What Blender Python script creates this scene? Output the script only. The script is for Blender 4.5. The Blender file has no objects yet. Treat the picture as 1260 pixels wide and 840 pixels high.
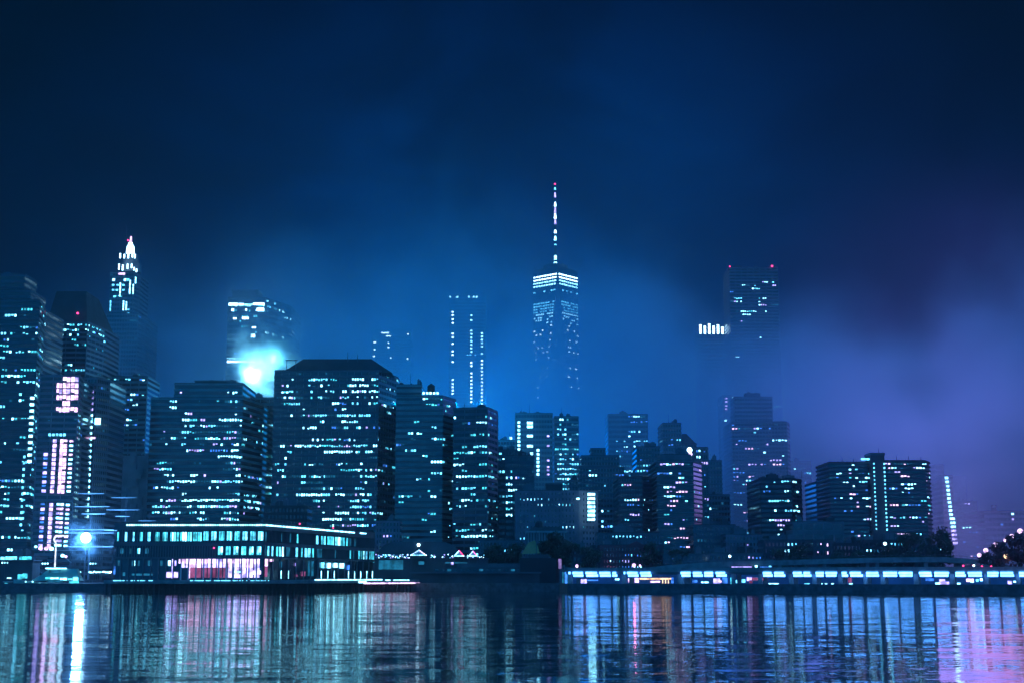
import bpy, bmesh, math, random
from mathutils import Vector, Matrix, noise as mnoise
rnd = random.Random(7)
S = bpy.context.scene
COL = S.collection

# ------------------------------------------------------------------ camera
F = 1750.0                      # focal length in photograph pixels (50 mm lens)
CAM_H = 6.0
PITCH = math.radians(9.39)
cp, sp_ = math.cos(PITCH), math.sin(PITCH)
cam_d = bpy.data.cameras.new('camera'); cam = bpy.data.objects.new('camera', cam_d); COL.objects.link(cam)
cam.location = (0, 0, CAM_H); cam.rotation_euler = (math.pi/2 + PITCH, 0, 0)
cam_d.lens = 50; cam_d.sensor_width = 36; cam_d.clip_start = 0.5; cam_d.clip_end = 20000
S.camera = cam

def at(u, v, Y):
    """world point seen at photograph pixel (u, v) at distance Y in front of the camera"""
    x = (u-630)/F; y = (420-v)/F
    s = Y/(cp - y*sp_)
    return Vector((x*s, Y, CAM_H + s*(sp_ + y*cp)))
def proj(p):
    dy, dz = p[1], p[2]-CAM_H
    fwd = dy*cp + dz*sp_; up = -dy*sp_ + dz*cp
    return 630 + F*p[0]/fwd, 420 - F*up/fwd
def on_face(a, b, u, v):
    """pixel ray met with the vertical plane through ground points a and b"""
    x = (u-630)/F; y = (420-v)/F
    d = Vector((x, cp - y*sp_, sp_ + y*cp))
    n = Vector((b[1]-a[1], -(b[0]-a[0]), 0))
    t = n.dot(Vector((a[0], a[1], 0))) / n.dot(d)
    return Vector((0, 0, CAM_H)) + d*t
def gx(u, Y, v=700): return at(u, v, Y).x
G = 3.3                         # street level

# ------------------------------------------------------------------ materials
def mat(name, color, rough=0.7, metal=0.0, var=0.25, scale=0.15, spec=0.5):
    m = bpy.data.materials.new(name); m.use_nodes = True
    nt = m.node_tree; b = nt.nodes['Principled BSDF']
    b.inputs['Roughness'].default_value = rough; b.inputs['Metallic'].default_value = metal
    b.inputs['Specular IOR Level'].default_value = spec
    g = nt.nodes.new('ShaderNodeNewGeometry')
    n = nt.nodes.new('ShaderNodeTexNoise'); n.inputs['Scale'].default_value = scale; n.inputs['Detail'].default_value = 6
    nt.links.new(g.outputs['Position'], n.inputs['Vector'])
    r = nt.nodes.new('ShaderNodeMapRange'); r.inputs['From Min'].default_value = .3; r.inputs['From Max'].default_value = .7
    r.inputs['To Min'].default_value = 1-var; r.inputs['To Max'].default_value = 1+var
    nt.links.new(n.outputs['Fac'], r.inputs['Value'])
    mx = nt.nodes.new('ShaderNodeVectorMath'); mx.operation = 'SCALE'; mx.inputs[0].default_value = color[:3]
    nt.links.new(r.outputs['Result'], mx.inputs['Scale'])
    nt.links.new(mx.outputs['Vector'], b.inputs['Base Color'])
    return m
def emit(name, color, strength, vary=0.6, scale=0.45, sample=False):
    """lit glass: brightness varies from room to room"""
    m = bpy.data.materials.new(name); m.use_nodes = True
    nt = m.node_tree; nt.nodes.clear()
    o = nt.nodes.new('ShaderNodeOutputMaterial'); e = nt.nodes.new('ShaderNodeEmission')
    e.inputs['Color'].default_value = (*color, 1)
    nt.links.new(e.outputs[0], o.inputs['Surface'])
    if vary:
        g = nt.nodes.new('ShaderNodeNewGeometry')
        n = nt.nodes.new('ShaderNodeTexNoise'); n.inputs['Scale'].default_value = scale; n.inputs['Detail'].default_value = 3
        nt.links.new(g.outputs['Position'], n.inputs['Vector'])
        r = nt.nodes.new('ShaderNodeMapRange'); r.inputs['From Min'].default_value = .35; r.inputs['From Max'].default_value = .65
        r.inputs['To Min'].default_value = strength*(1-vary); r.inputs['To Max'].default_value = strength*(1+vary)
        nt.links.new(n.outputs['Fac'], r.inputs['Value']); nt.links.new(r.outputs['Result'], e.inputs['Strength'])
    else: e.inputs['Strength'].default_value = strength
    m.cycles.emission_sampling = 'FRONT_BACK' if sample else 'NONE'
    return m

W_TEAL  = mat('facade_teal_metal', (.12,.24,.26), .5, .1)
W_DARK  = mat('facade_dark_metal', (.09,.12,.15), .5, .1)
W_GREY  = mat('facade_grey_stone', (.17,.18,.21), .8)
W_PINK  = mat('facade_rose_brick', (.26,.19,.24), .85)
W_BROWN = mat('facade_brown_brick', (.12,.085,.11), .85)
W_PALE  = mat('facade_pale_concrete', (.34,.36,.4), .8)
W_RED   = mat('facade_red_brick', (.30,.07,.09), .85)
W_BLACK = mat('black_cladding', (.015,.018,.025), .5)
GLASS   = mat('dark_window_glass', (.012,.02,.03), .12, 0, .3, .3, 1.0)
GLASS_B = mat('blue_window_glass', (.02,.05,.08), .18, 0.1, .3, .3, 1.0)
ROOF    = mat('roof_felt', (.05,.055,.065), .9)
CONC    = mat('concrete', (.26,.27,.29), .85, 0, .3, .4)
PIERW   = mat('dock_timber', (.05,.045,.045), .85, 0, .4, 1.0)
STEEL   = mat('painted_steel', (.12,.14,.17), .45, .5)
WHITE   = mat('white_paint', (.75,.76,.78), .5)
ASPH    = mat('asphalt', (.05,.05,.052), .85)
BARK    = mat('bark', (.06,.045,.035), .9)
LEAF    = mat('leaf', (.035,.06,.03), .7, 0, .4, .8)
LEAFR   = mat('leaf_rose_lit', (.20,.07,.09), .7, 0, .4, .8)  # rose light put into the leaf colour
CANVAS  = mat('ochre_canvas', (.52,.42,.20), .8)
BRICKD  = mat('dark_shed_wall', (.09,.10,.12), .8)

E_W  = emit('lit_window_white', (.25,.75,1.0), 6.0)
E_C  = emit('lit_window_cyan', (.11,.58,.90), 3.5)
E_T  = emit('lit_window_teal', (.05,.50,.66), 2.4)
E_D  = emit('lit_window_dim', (.02,.26,.50), 0.5)
E_P  = emit('lit_window_pink', (.80,.52,.92), 2.8)
E_L  = emit('lit_window_lilac', (.42,.36,1.0), 2.6)
E_B  = emit('lit_window_blue', (.05,.25,1.0), 1.4)
E_Y  = emit('lit_window_warm', (1.0,.60,.35), 2.4)
E_R  = emit('red_lamp', (1.0,.05,.22), 4.0, 0)
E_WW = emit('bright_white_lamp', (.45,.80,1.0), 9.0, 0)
E_FDR= emit('viaduct_lamp_panel', (.08,.34,1.0), 9.5, .25, .3, True)
E_RO = emit('rose_lit_wall', (.50,.13,.36), .6, .5, .35)
PAL_T = [E_W]*3+[E_C]*4+[E_T]*4+[E_D]*2
PAL_W = [E_W]*5+[E_C]*3+[E_T]+[E_D]*2+[E_L]
PAL_P = [E_W]*3+[E_P]*3+[E_L]*3+[E_B]*2+[E_C]
PAL_D = [E_C,E_T,E_D,E_D,E_D,E_B]
PAL_B = [E_W,E_C,E_B,E_B,E_D]

# ------------------------------------------------------------------ objects
def tag(o, label=None, cat=None, group=None, kind=None):
    if label: o['label'] = label
    if cat: o['category'] = cat
    if group: o['group'] = group
    if kind: o['kind'] = kind
    return o
def thing(name, label, cat, loc, group=None):
    o = bpy.data.objects.new(name, None); COL.objects.link(o); o.location = loc
    o.empty_display_size = 1
    return tag(o, label, cat, group)

class MB:
    def __init__(s): s.v=[]; s.f=[]; s.m=[]; s.mats=[]
    def mi(s, m):
        if m not in s.mats: s.mats.append(m)
        return s.mats.index(m)
    def face(s, pts, m):
        b=len(s.v); s.v += [tuple(p) for p in pts]; s.f.append(tuple(range(b,b+len(pts)))); s.m.append(s.mi(m))
    def prism(s, poly, z0, z1, m, top=None):
        """poly: xy list; top: a second xy list for a tapering prism"""
        top = top or poly; n=len(poly); b=len(s.v); k=s.mi(m)
        s.v += [(p[0],p[1],z0) for p in poly]+[(p[0],p[1],z1) for p in top]
        for i in range(n):
            j=(i+1)%n; s.f.append((b+i,b+j,b+n+j,b+n+i)); s.m.append(k)
        s.f.append(tuple(b+n+i for i in range(n))); s.m.append(k)
        s.f.append(tuple(b+n-1-i for i in range(n))); s.m.append(k)
    def box(s, x0,x1,y0,y1,z0,z1,m): s.prism([(x0,y0),(x1,y0),(x1,y1),(x0,y1)], z0, z1, m)
    def obox(s, c, d, w, t, z0, z1, m):
        """upright box at ground point c, w along direction d, t across"""
        d=Vector((d[0],d[1])).normalized(); n=Vector((d.y,-d.x)); c=Vector((c[0],c[1]))
        P=[c-d*w/2+n*t/2, c+d*w/2+n*t/2, c+d*w/2-n*t/2, c-d*w/2-n*t/2]
        s.prism(P, z0, z1, m)
    def tube(s, a, b, r0, r1, m, n=8):
        a=Vector(a); b=Vector(b); d=(b-a).normalized()
        x = d.orthogonal().normalized(); y=d.cross(x); B=len(s.v); k=s.mi(m)
        for c,r in ((a,r0),(b,r1)):
            for i in range(n):
                t=2*math.pi*i/n; s.v.append(tuple(c+(x*math.cos(t)+y*math.sin(t))*r))
        for i in range(n):
            j=(i+1)%n; s.f.append((B+i,B+j,B+n+j,B+n+i)); s.m.append(k)
        s.f.append(tuple(B+n+i for i in range(n))); s.m.append(k)
        s.f.append(tuple(B+n-1-i for i in range(n))); s.m.append(k)
    def ball(s, c, r, m, n=8, k=5, sz=1.0):
        c=Vector(c); B=len(s.v); q=s.mi(m)
        for i in range(1,k):
            ph=math.pi*i/k
            for j in range(n):
                t=2*math.pi*j/n; s.v.append((c.x+r*math.sin(ph)*math.cos(t), c.y+r*math.sin(ph)*math.sin(t), c.z+r*sz*math.cos(ph)))
        t0=len(s.v); s.v.append((c.x,c.y,c.z+r*sz)); s.v.append((c.x,c.y,c.z-r*sz))
        for j in range(n):
            l=(j+1)%n
            s.f.append((t0,B+j,B+l)); s.m.append(q)
            s.f.append((t0+1,B+(k-2)*n+l,B+(k-2)*n+j)); s.m.append(q)
            for i in range(k-2):
                s.f.append((B+i*n+j,B+(i+1)*n+j,B+(i+1)*n+l,B+i*n+l)); s.m.append(q)
    def build(s, name, parent=None, smooth=False, loc=None):
        if not s.f: return None
        o0 = Vector(parent.matrix_world.translation) if parent else Vector(loc or (0,0,0))
        if parent:
            o0 = Vector((0,0,0)); q=parent
            while q: o0 += q.location; q=q.parent
        me = bpy.data.meshes.new(name)
        me.from_pydata([(p[0]-o0.x,p[1]-o0.y,p[2]-o0.z) for p in s.v], [], s.f)
        for m in s.mats: me.materials.append(m)
        me.polygons.foreach_set('material_index', s.m)
        if smooth: me.polygons.foreach_set('use_smooth', [True]*len(s.f))
        me.update()
        o = bpy.data.objects.new(name, me); COL.objects.link(o)
        if parent: o.parent = parent
        else: o.location = o0
        return o

_wmesh = {}
def wmesh(m):
    if m not in _wmesh:
        me = bpy.data.meshes.new('window')
        me.from_pydata([(-.5,0,-.5),(.5,0,-.5),(.5,0,.5),(-.5,0,.5)], [], [(0,1,2,3)])
        me.materials.append(m); _wmesh[m]=me
    return _wmesh[m]
N_WIN = [0]
def put_windows(root, wins, cap=100, name='window'):
    """wins: (centre, angle, width, height, material, size key). The first `cap` are objects, the rest one part."""
    wins = list(wins); rnd.shuffle(wins)
    wins.sort(key=lambda w: -w[2]*w[3])
    r0 = root.location
    for (c,a,w,h,m) in wins[:cap]:
        o = bpy.data.objects.new(name, wmesh(m)); COL.objects.link(o); o.parent = root
        o.location = Vector(c)-r0; o.rotation_euler = (0,0,a); o.scale = (w,1,h); N_WIN[0]+=1
    if len(wins) > cap:
        mb = MB()
        for (c,a,w,h,m) in wins[cap:]:
            d = Vector((math.cos(a),math.sin(a),0))*w/2; z=Vector((0,0,h/2)); c=Vector(c)
            mb.face([c-d-z,c+d-z,c+d+z,c-d+z], m)
        tag(mb.build(name, root), kind='stuff')

def parse(s):
    out=[]
    for row in s.split(';'):
        row=row.strip()
        if not row: continue
        v,rest=row.split(':')
        for q in rest.split(','):
            p=.9
            if '@' in q: q,p=q.split('@'); p=float(p)
            a,b=q.split('-'); out.append((float(v),float(a),float(b),p))
    return out

WH=.36
def block(root_loc, wallmb, glassmb, wins, foot, vtop, back=35, base=G, fh=3.9, cw=3.2, wall=W_GREY, glass=GLASS,
          segs='', cols='', p=.05, pal=PAL_T, sp=.45, pier=1, pw=.4, out=.25, runs=.62, pmin=0, vref=None, ztop=None, zlit0=0, clear=None, blank=0, slab=None):
    """one prismatic volume of a building. foot: (u, Y) of the corners one sees, left to right"""
    pts = [at(u, vref or vtop, Y) for u,Y in foot]
    zt = ztop if ztop is not None else at(foot[len(foot)//2-1 if len(foot)>2 else 0][0], vtop, foot[len(foot)//2-1 if len(foot)>2 else 0][1]).z
    vis = [(q.x,q.y) for q in pts]
    ymax = max(q[1] for q in vis)+back
    poly = vis + [(vis[-1][0]*ymax/vis[-1][1]*.0+vis[-1][0], ymax), (vis[0][0], ymax)]
    glassmb.prism(poly, base, zt-.4, glass)
    cx = sum(q[0] for q in poly)/len(poly); cy = sum(q[1] for q in poly)/len(poly)
    def grow(e):
        r=[]
        for q in poly:
            dx,dy=q[0]-cx,q[1]-cy
            r.append((q[0]+(e if dx>0 else -e), q[1]+(e if dy>0 else -e)))
        return r
    n = max(1,int((zt-base-1.5)/fh)); off = zt-1.2-n*fh      # floors counted down from the roof
    big = grow(out)
    for k in range(n+1):
        z=off+k*fh
        if z<base: z=base
        wallmb.prism(big if not slab else grow(slab), z, z+fh*sp if k<n else zt, wall)
    SG = []
    allpts = list(zip(vis[:-1],vis[1:]))
    for (v,u0,u1,pp) in parse(segs):
        um=(u0+u1)/2
        best=None
        for (a,b) in allpts:
            ua,ub = proj((a[0],a[1],zt))[0], proj((b[0],b[1],zt))[0]
            if ua-1<=um<=ub+1 or best is None: best=(a,b)
        z = on_face(best[0],best[1],um,v).z
        k = round((z-off-fh*sp-fh*(1-sp)/2)/fh)
        if u0==u1: u0-=1.2; u1+=1.2
        SG.append((k,u0,u1,pp))
    CG = []
    for (u,v0,v1,pp) in [(float(r[0]),r[1],r[2],r[3]) for r in parse(cols)]: CG.append((u,v0,v1,pp))
    for (a,b) in allpts:
        A=Vector((a[0],a[1])); B=Vector((b[0],b[1])); L=(B-A).length
        if L<1: continue
        d=(B-A)/L; nrm=Vector((d.y,-d.x)); ang=math.atan2(d.y,d.x)
        cw_=max(1.55,cw*.72); nc=max(1,round(L/cw_)); w=L/nc; pier_=pier if pier<2 else pier+1
        if pier:
            for i in range(0,nc+1,pier_):
                c=A+d*(w*i); c = c + nrm*(out*.5-.05) 
                if i==0: c+=d*pw/2
                if i==nc: c-=d*pw/2
                wallmb.obox(c, d, pw, out+.12, base, zt-.3, wall)
        colhit = {}
        for (u,v0,v1,pp) in CG:
            bi=None
            for i in range(nc):
                c=A+d*(w*(i+.5)); uu=proj((c.x,c.y,(zt+base)/2))[0]
                if abs(uu-u) < abs(d.x)*w*F/c.y*.75+.6 and (bi is None or abs(uu-u)<bi[0]): bi=(abs(uu-u),i)
            if bi: colhit.setdefault(bi[1],[]).append((v0,v1,pp))
        for k in range(n-blank):
            zc = off+k*fh+fh*sp+fh*(1-sp)/2
            if zc < base+3+zlit0: continue
            rp = p*rnd.choice((0,.3,.7,1,1.4,2.4)) ; on=False; mcur=None
            for i in range(nc):
                c = A+d*(w*(i+.5)); P=(c.x+nrm.x*.06, c.y+nrm.y*.06, zc)
                uu,vv = proj(P); pp=0; forced=False
                for (kk,u0,u1,q) in SG:
                    if kk==k and u0<=uu<=u1: pp=max(pp,q); forced=True
                for (v0,v1,q) in colhit.get(i,()):
                    if v0<=vv<=v1: pp=max(pp,q); forced=True
                if not forced:
                    pp = rp if not on else max(rp, runs if rp>0 else 0)
                if clear and clear(uu,vv): pp=0
                on = rnd.random()<pp
                if on:
                    if mcur is None or rnd.random()<.35: mcur=rnd.choice(pal if (forced and rnd.random()<.85) or rnd.random()<.5 else PAL_D)
                    m = mcur if not forced else (mcur if rnd.random()<.8 else rnd.choice(pal))
                    ww = w-pw-.1 if pier==1 else w-.25
                    ww*=rnd.uniform(.55,.95)
                    hh=min(fh*(1-sp)-.3, WH*fh); h2=hh*rnd.choice((1,1,1,.8,.6,.45))
                    wins.append(((P[0],P[1],P[2]+(hh-h2)/2*rnd.choice((1,1,-1))), ang, ww, h2, m))
                else: mcur=None
    return poly, zt

def tower(name, label, cat, blocks, roofs=(), group=None, cap=100, extra=None, clutter=True):
    f0 = blocks[-1]['foot']; pts=[at(u,b_v,Y) for (u,Y),b_v in zip(f0,[blocks[-1]['vtop']]*len(f0))]
    cx = sum(q.x for q in pts)/len(pts); cy=sum(q.y for q in pts)/len(pts)+15
    root = thing(name, label, cat, (cx,cy,G), group)
    wmb, gmb, wins = MB(), MB(), []
    tops=[]
    for b in blocks: tops.append(block(root.location, wmb, gmb, wins, **b))
    wmb.build('wall', root); gmb.build('glazing', root)
    rm = MB()
    for poly,zt in tops:
        rm.prism([(q[0]*.999+cx*.001,q[1]) for q in poly], zt-.1, zt+.35, ROOF)
    r = rm.build('roof', root)
    for (u0,u1,v,Y,dep) in roofs:
        a=at(u0,v,Y); b=at(u1,v,Y); z0=min(t[1] for t in tops)-1
        q=MB(); q.box(a.x,b.x,Y,Y+dep,z0,a.z,ROOF)
        q.box(a.x-.3,b.x+.3,Y-.3,Y+dep+.3,a.z-.6,a.z+.2,STEEL)
        q.build('roof_plant', root)
    top=max(tops,key=lambda t:t[1]); xs=[q[0] for q in top[0]]; ys=[q[1] for q in top[0]]; zt=top[1]+.35; W_=max(xs)-min(xs); D_=max(ys)-min(ys)
    if W_>12 and name!='supertall_tower' and 'spire' not in name and clutter:
        for k in range(rnd.choice((2,3,4))):
            w=rnd.uniform(.08,.24)*W_; x=rnd.uniform(min(xs)+w,max(xs)-w); y=rnd.uniform(min(ys)+3,min(ys)+D_*.6); h=rnd.uniform(1.2,3.8); q=MB()
            q.box(x-w/2,x+w/2,y,y+rnd.uniform(3,7),zt-.2,zt+h,rnd.choice((ROOF,STEEL,W_GREY))); q.box(x-w/5,x+w/6,y+1,y+3,zt+h,zt+h+rnd.uniform(.4,1.2),STEEL); q.build('roof_plant',root)
        for k in range(rnd.choice((1,1,2))):
            x=rnd.uniform(min(xs)+1,max(xs)-1); q=MB(); q.tube((x,min(ys)+2,zt),(x,min(ys)+2,zt+rnd.uniform(3,8)),.18,.08,STEEL,5); q.build('antenna',root)
    if extra: wins += extra(root) or []
    put_windows(root, wins, cap)
    return root

def face_rects(a, b, rects, push=.1):
    """rects (u0,u1,v0,v1,mat) in photograph pixels laid on the facade plane through ground points a, b"""
    A=Vector((a[0],a[1])); B=Vector((b[0],b[1])); d=(B-A).normalized(); n=Vector((d.y,-d.x)); ang=math.atan2(d.y,d.x); out=[]
    for (u0,u1,v0,v1,m) in rects:
        c=on_face(a,b,(u0+u1)/2,(v0+v1)/2); l=on_face(a,b,u0,(v0+v1)/2); r=on_face(a,b,u1,(v0+v1)/2)
        t=on_face(a,b,(u0+u1)/2,v0); q=on_face(a,b,(u0+u1)/2,v1)
        out.append(((c.x+n.x*push,c.y+n.y*push,(t.z+q.z)/2), ang, (r-l).length, abs(t.z-q.z), m))
    return out

def antenna(root, u, v0, v1, Y, r=.25, m=STEEL, name='antenna'):
    a=at(u,v1,Y); b=at(u,v0,Y); a.x=b.x
    q=MB(); q.tube(a,b,r,r*.5,m,6); return q.build(name, root)
def red_beacon(root, u, v, Y, r=.7):
    q=MB(); q.ball(at(u,v,Y), r, E_R); return q.build('aircraft_beacon', root)

# ================================================================== setting
def water():
    mb=MB()
    mb.face([(-3500,-300,0),(3500,-300,0),(3500,900,0),(-3500,900,0)], None or STEEL)
    m=bpy.data.materials.new('river_water'); m.use_nodes=True; nt=m.node_tree; b=nt.nodes['Principled BSDF']
    b.inputs['Base Color'].default_value=(.004,.012,.02,1); b.inputs['Roughness'].default_value=.06; b.inputs['IOR'].default_value=1.33
    b.inputs['Specular IOR Level'].default_value=.5
    g=nt.nodes.new('ShaderNodeNewGeometry')
    acc=None
    # chop, ripples and a slow swell, longer along the shore than across it
    for (sx,sy,sc,amp,det) in ((.6,1.0,.06,.026,1),(.5,1.0,.2,.066,1),(.45,1.0,.65,.075,2),(.6,1.0,2.2,.075,2),(.7,1.0,7.0,.05,1)):
        mp=nt.nodes.new('ShaderNodeMapping'); mp.inputs['Scale'].default_value=(sx,sy,1)
        nt.links.new(g.outputs['Position'], mp.inputs['Vector'])
        n=nt.nodes.new('ShaderNodeTexNoise'); n.inputs['Scale'].default_value=sc; n.inputs['Detail'].default_value=det
        nt.links.new(mp.outputs[0], n.inputs['Vector'])
        s=nt.nodes.new('ShaderNodeVectorMath'); s.operation='SUBTRACT'; s.inputs[1].default_value=(.5,.5,.5)
        nt.links.new(n.outputs['Color'], s.inputs[0])
        k=nt.nodes.new('ShaderNodeVectorMath'); k.operation='MULTIPLY'; k.inputs[1].default_value=(amp*.22,amp,0)
        nt.links.new(s.outputs[0], k.inputs[0])
        if acc is None: acc=k
        else:
            ad=nt.nodes.new('ShaderNodeVectorMath'); ad.operation='ADD'
            nt.links.new(acc.outputs[0],ad.inputs[0]); nt.links.new(k.outputs[0],ad.inputs[1]); acc=ad
    # calm and ruffled patches of the river
    pn=nt.nodes.new('ShaderNodeTexNoise'); pn.inputs['Scale'].default_value=.02; pn.inputs['Detail'].default_value=4
    pm=nt.nodes.new('ShaderNodeMapping'); pm.inputs['Scale'].default_value=(.4,1.4,1)
    nt.links.new(g.outputs['Position'],pm.inputs['Vector']); nt.links.new(pm.outputs[0],pn.inputs['Vector'])
    pr=nt.nodes.new('ShaderNodeMapRange'); pr.inputs['From Min'].default_value=.35; pr.inputs['From Max'].default_value=.65
    pr.inputs['To Min'].default_value=.55; pr.inputs['To Max'].default_value=1.35
    nt.links.new(pn.outputs['Fac'],pr.inputs['Value'])
    sc=nt.nodes.new('ShaderNodeVectorMath'); sc.operation='SCALE'; nt.links.new(acc.outputs[0],sc.inputs[0]); nt.links.new(pr.outputs['Result'],sc.inputs['Scale'])
    ad=nt.nodes.new('ShaderNodeVectorMath'); ad.operation='ADD'; ad.inputs[1].default_value=(0,0,1); nt.links.new(sc.outputs[0],ad.inputs[0])
    no=nt.nodes.new('ShaderNodeVectorMath'); no.operation='NORMALIZE'; nt.links.new(ad.outputs[0],no.inputs[0])
    nt.links.new(no.outputs[0], b.inputs['Normal'])
    mb.mats=[m]; o=mb.build('water'); tag(o,'dark rippled river carrying the long reflections of the city lights',kind='structure')
water()

SHORE = [(-3000,640),(gx(0,590),590),(gx(130,590),590),(gx(505,640),640),(gx(690,600),600),(gx(700,560),560),(gx(1260,500),500),(600,450),(3000,300)]
gm=MB()
poly=[(x,y) for x,y in SHORE]+[(3000,5200),(-3000,5200)]
gm.prism(poly, -1.5, G, ASPH)
tag(gm.build('ground'), 'dark city ground behind the river edge', kind='structure')
sw=MB(); SEAW=mat('wet_seawall_stone',(.09,.10,.12),.6,0,.5,.5)
for (a,b) in zip(SHORE[:-1],SHORE[1:]):
    A=Vector(a);B=Vector(b);d=(B-A).normalized();n=Vector((d.y,-d.x))
    sw.prism([tuple(A+n*.6),tuple(B+n*.6),tuple(B+n*-.3),tuple(A+n*-.3)],-1.4,G+.2,SEAW)
tag(sw.build('seawall'),'long low concrete seawall along the river edge','seawall')

# ================================================================== towers
T=tower
# left edge
T('office_tower','wide dark office tower with stepped roof and teal lit floors at the left frame edge','office tower',
  [dict(foot=[(-70,850),(49,850),(58,885)],vtop=369,wall=W_DARK,fh=3.7,cw=2.6,pier=0,p=.12,pal=PAL_T,
    segs='386:6-20,26-38@.6;410:0-6,42-46;434:0-10@.7,10-48@.9;441:0-8;457:0-12@.9,26-34@.9;464:0-15;472:0-13,14-36,37-47@.9;495:10-36@.4;515:0-20@.3;594:0-24@.8;598:0-25@.8,28-46@.9;607:28-48@.9;615:2-10;622:0-10,28-44@.7;638:5-24@1;650:12-24@.6;656:12-22@.5;664:10-24@.6',
    cols='')]+
  [dict(foot=[(-70,854),(38,854)],vtop=357,wall=W_DARK,base=150,back=28,p=0,pier=0),
   dict(foot=[(-70,856),(31,856)],vtop=338,wall=W_DARK,base=150,back=22,p=0,pier=0)],
  extra=lambda r: face_rects(at(-70,369,850),at(49,369,850),[(37.5-(k*.35),42.5-k*.35,488+7.75*k,491.2+7.75*k,E_W) for k in range(11)],.45)+
     face_rects(at(-70,369,850),at(49,369,850),[(29-(k*.4),31.5-k*.4,560+7.6*k,563+7.6*k,E_C) for k in range(12)],.45))
def crown2(root):
    q=MB(); a=[at(57,396,960),at(130,396,985)]; z0=at(57,396,960).z; z1=at(57,355,960).z
    xa,xb=a[0].x,a[1].x; ta,tb=at(67,355,965).x,at(104,355,965).x
    q.prism([(xa,961),(xb-6,961),(xb-1,1010),(xa,1010)],z0,z1,ROOF,top=[(ta,970),(tb,970),(tb,1000),(ta,1000)])
    q.build('crown',root); red_beacon(root,95.5,385.5,958,.8)
T('office_tower','office tower with sloped shouldered dark crown and one red roof beacon','office tower',
  [dict(foot=[(57,960),(108,960),(131,990)],vtop=396,wall=W_DARK,fh=3.45,cw=2.4,pier=3,p=.1,pal=PAL_T,
    segs='398:60-90@.8,95-122@.6;406:58-98@.9,100-118@.7;412:60-90@.8,94-102@.6;418:66-90@.4;425:66-86@.5,90-96;449:60-100@.3;455:70-88@.9;461:56-84@.5')],extra=crown2,clutter=False)
# rose lit tower
def rose(root):
    a,b=at(50,463,790),at(98,463,790); R=[]
    for k in range(6):
        v=463.5+k*7.4; s=k*.2
        for (u0,u1) in ((70.5,77),(78,87),(88,97)):
            if (k in(0,4) and u0==70.5) or (k==4 and u0==88): continue
            m_=(u0+u1)/2; R.append((u0-s,m_-s-.25,v,v+(5.9 if (k+int(u0))%3 else 4.2),E_P)); R.append((m_-s+.25,u1-s-.2,v+.4,v+5.9,E_P if (k+int(u0))%4 else E_L))
    for k in range(24):
        v=540+k*5.6; s=k*.32
        mm=(E_P,E_L,E_W)[k%3]
        if 12<=k<=13: continue
        R.append((74.5-s,78.4-s,v,v+(4.9 if k<12 else 2.6),E_P if k<12 else mm)); R.append((78.9-s,83-s,v+.2,v+(4.9 if k<12 and k%3 else 3),E_P if k<12 else mm))
        R.append((65.5-s,70-s,v,v+4.2,E_P if k%2 else E_L))
        R.append((86-s,90.5-s,v+1,v+3.4,E_W if k%3 else E_P))
        if k>2: R.append((55-s,60-s,v,v+2.2+1.5*(k%2),E_L if k%2 else E_B))
    for k in range(5): R.append((60+k*4.5,63+k*4.5,533,536,E_C))
    return face_rects(a,b,R,.45)
T('apartment_tower','narrow tower glowing with columns of large rose pink windows','apartment tower',
  [dict(foot=[(50,790),(98,790),(104,812)],vtop=461,wall=W_GREY,fh=3.3,cw=3.4,p=.10,pal=PAL_P,pier=2,
   clear=lambda u,v: 62<u<99 and (v<508 or v>536) or u<61 and v>545)],extra=rose)
T('apartment_tower','slim dark tower with a single bead string of white stairwell lights','apartment tower',
  [dict(foot=[(104,830),(120,830),(136,842)],vtop=464,wall=W_GREY,fh=3.55,cw=2.6,p=.02,pal=PAL_B,cols='')],
  extra=lambda r: face_rects(at(104,464,830),at(120,464,830),[(112.5-k*.3,115.5-k*.3,480+7.3*k,483+7.3*k,E_L if k<4 else E_W) for k in range(22)]+[(117,124,514,522,E_W),(111,114.5,514,517,E_C),(109,118,537,539.5,E_P)],.45))
T('office_tower','misty tower dotted with scattered lights beneath the floodlit spire','office tower',
  [dict(foot=[(119,1010),(182,1010)],vtop=463,wall=W_TEAL,fh=3.6,cw=2.8,p=.04,pal=PAL_B,pier=2,
   segs='468:124-127,139-146,155-160@1,170-180@.7;487:150-153,160-166,175-179;493:152-158@.8;499:163-165;505:153-156;516:156-164@1;522:150-160@1;528:150-160@.9;534:150-158@.6')])
# pale blocky building
def relief(root):
    q=MB(); a=at(120,562,905)
    for k in range(70):  # loose raised boxes make up the facade relief
        u=rnd.uniform(121,182); v=rnd.uniform(566,690); p_=at(u,v,905); w=rnd.uniform(1.5,6); h=rnd.uniform(1.5,9)
        q.box(p_.x,p_.x+w,903.6-rnd.random()*1.2,905.2,p_.z,p_.z+h,W_PALE)
    tag(q.build('facade_relief',root),kind='stuff')
T('concrete_building','pale windowless concrete building with irregular blocky relief, left of the lit glass offices','building',
  [dict(foot=[(119,905),(186,905)],vtop=560,wall=W_PALE,glass=W_PALE,fh=14,cw=11,p=0,pier=1,pw=.4)],extra=relief)

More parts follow.
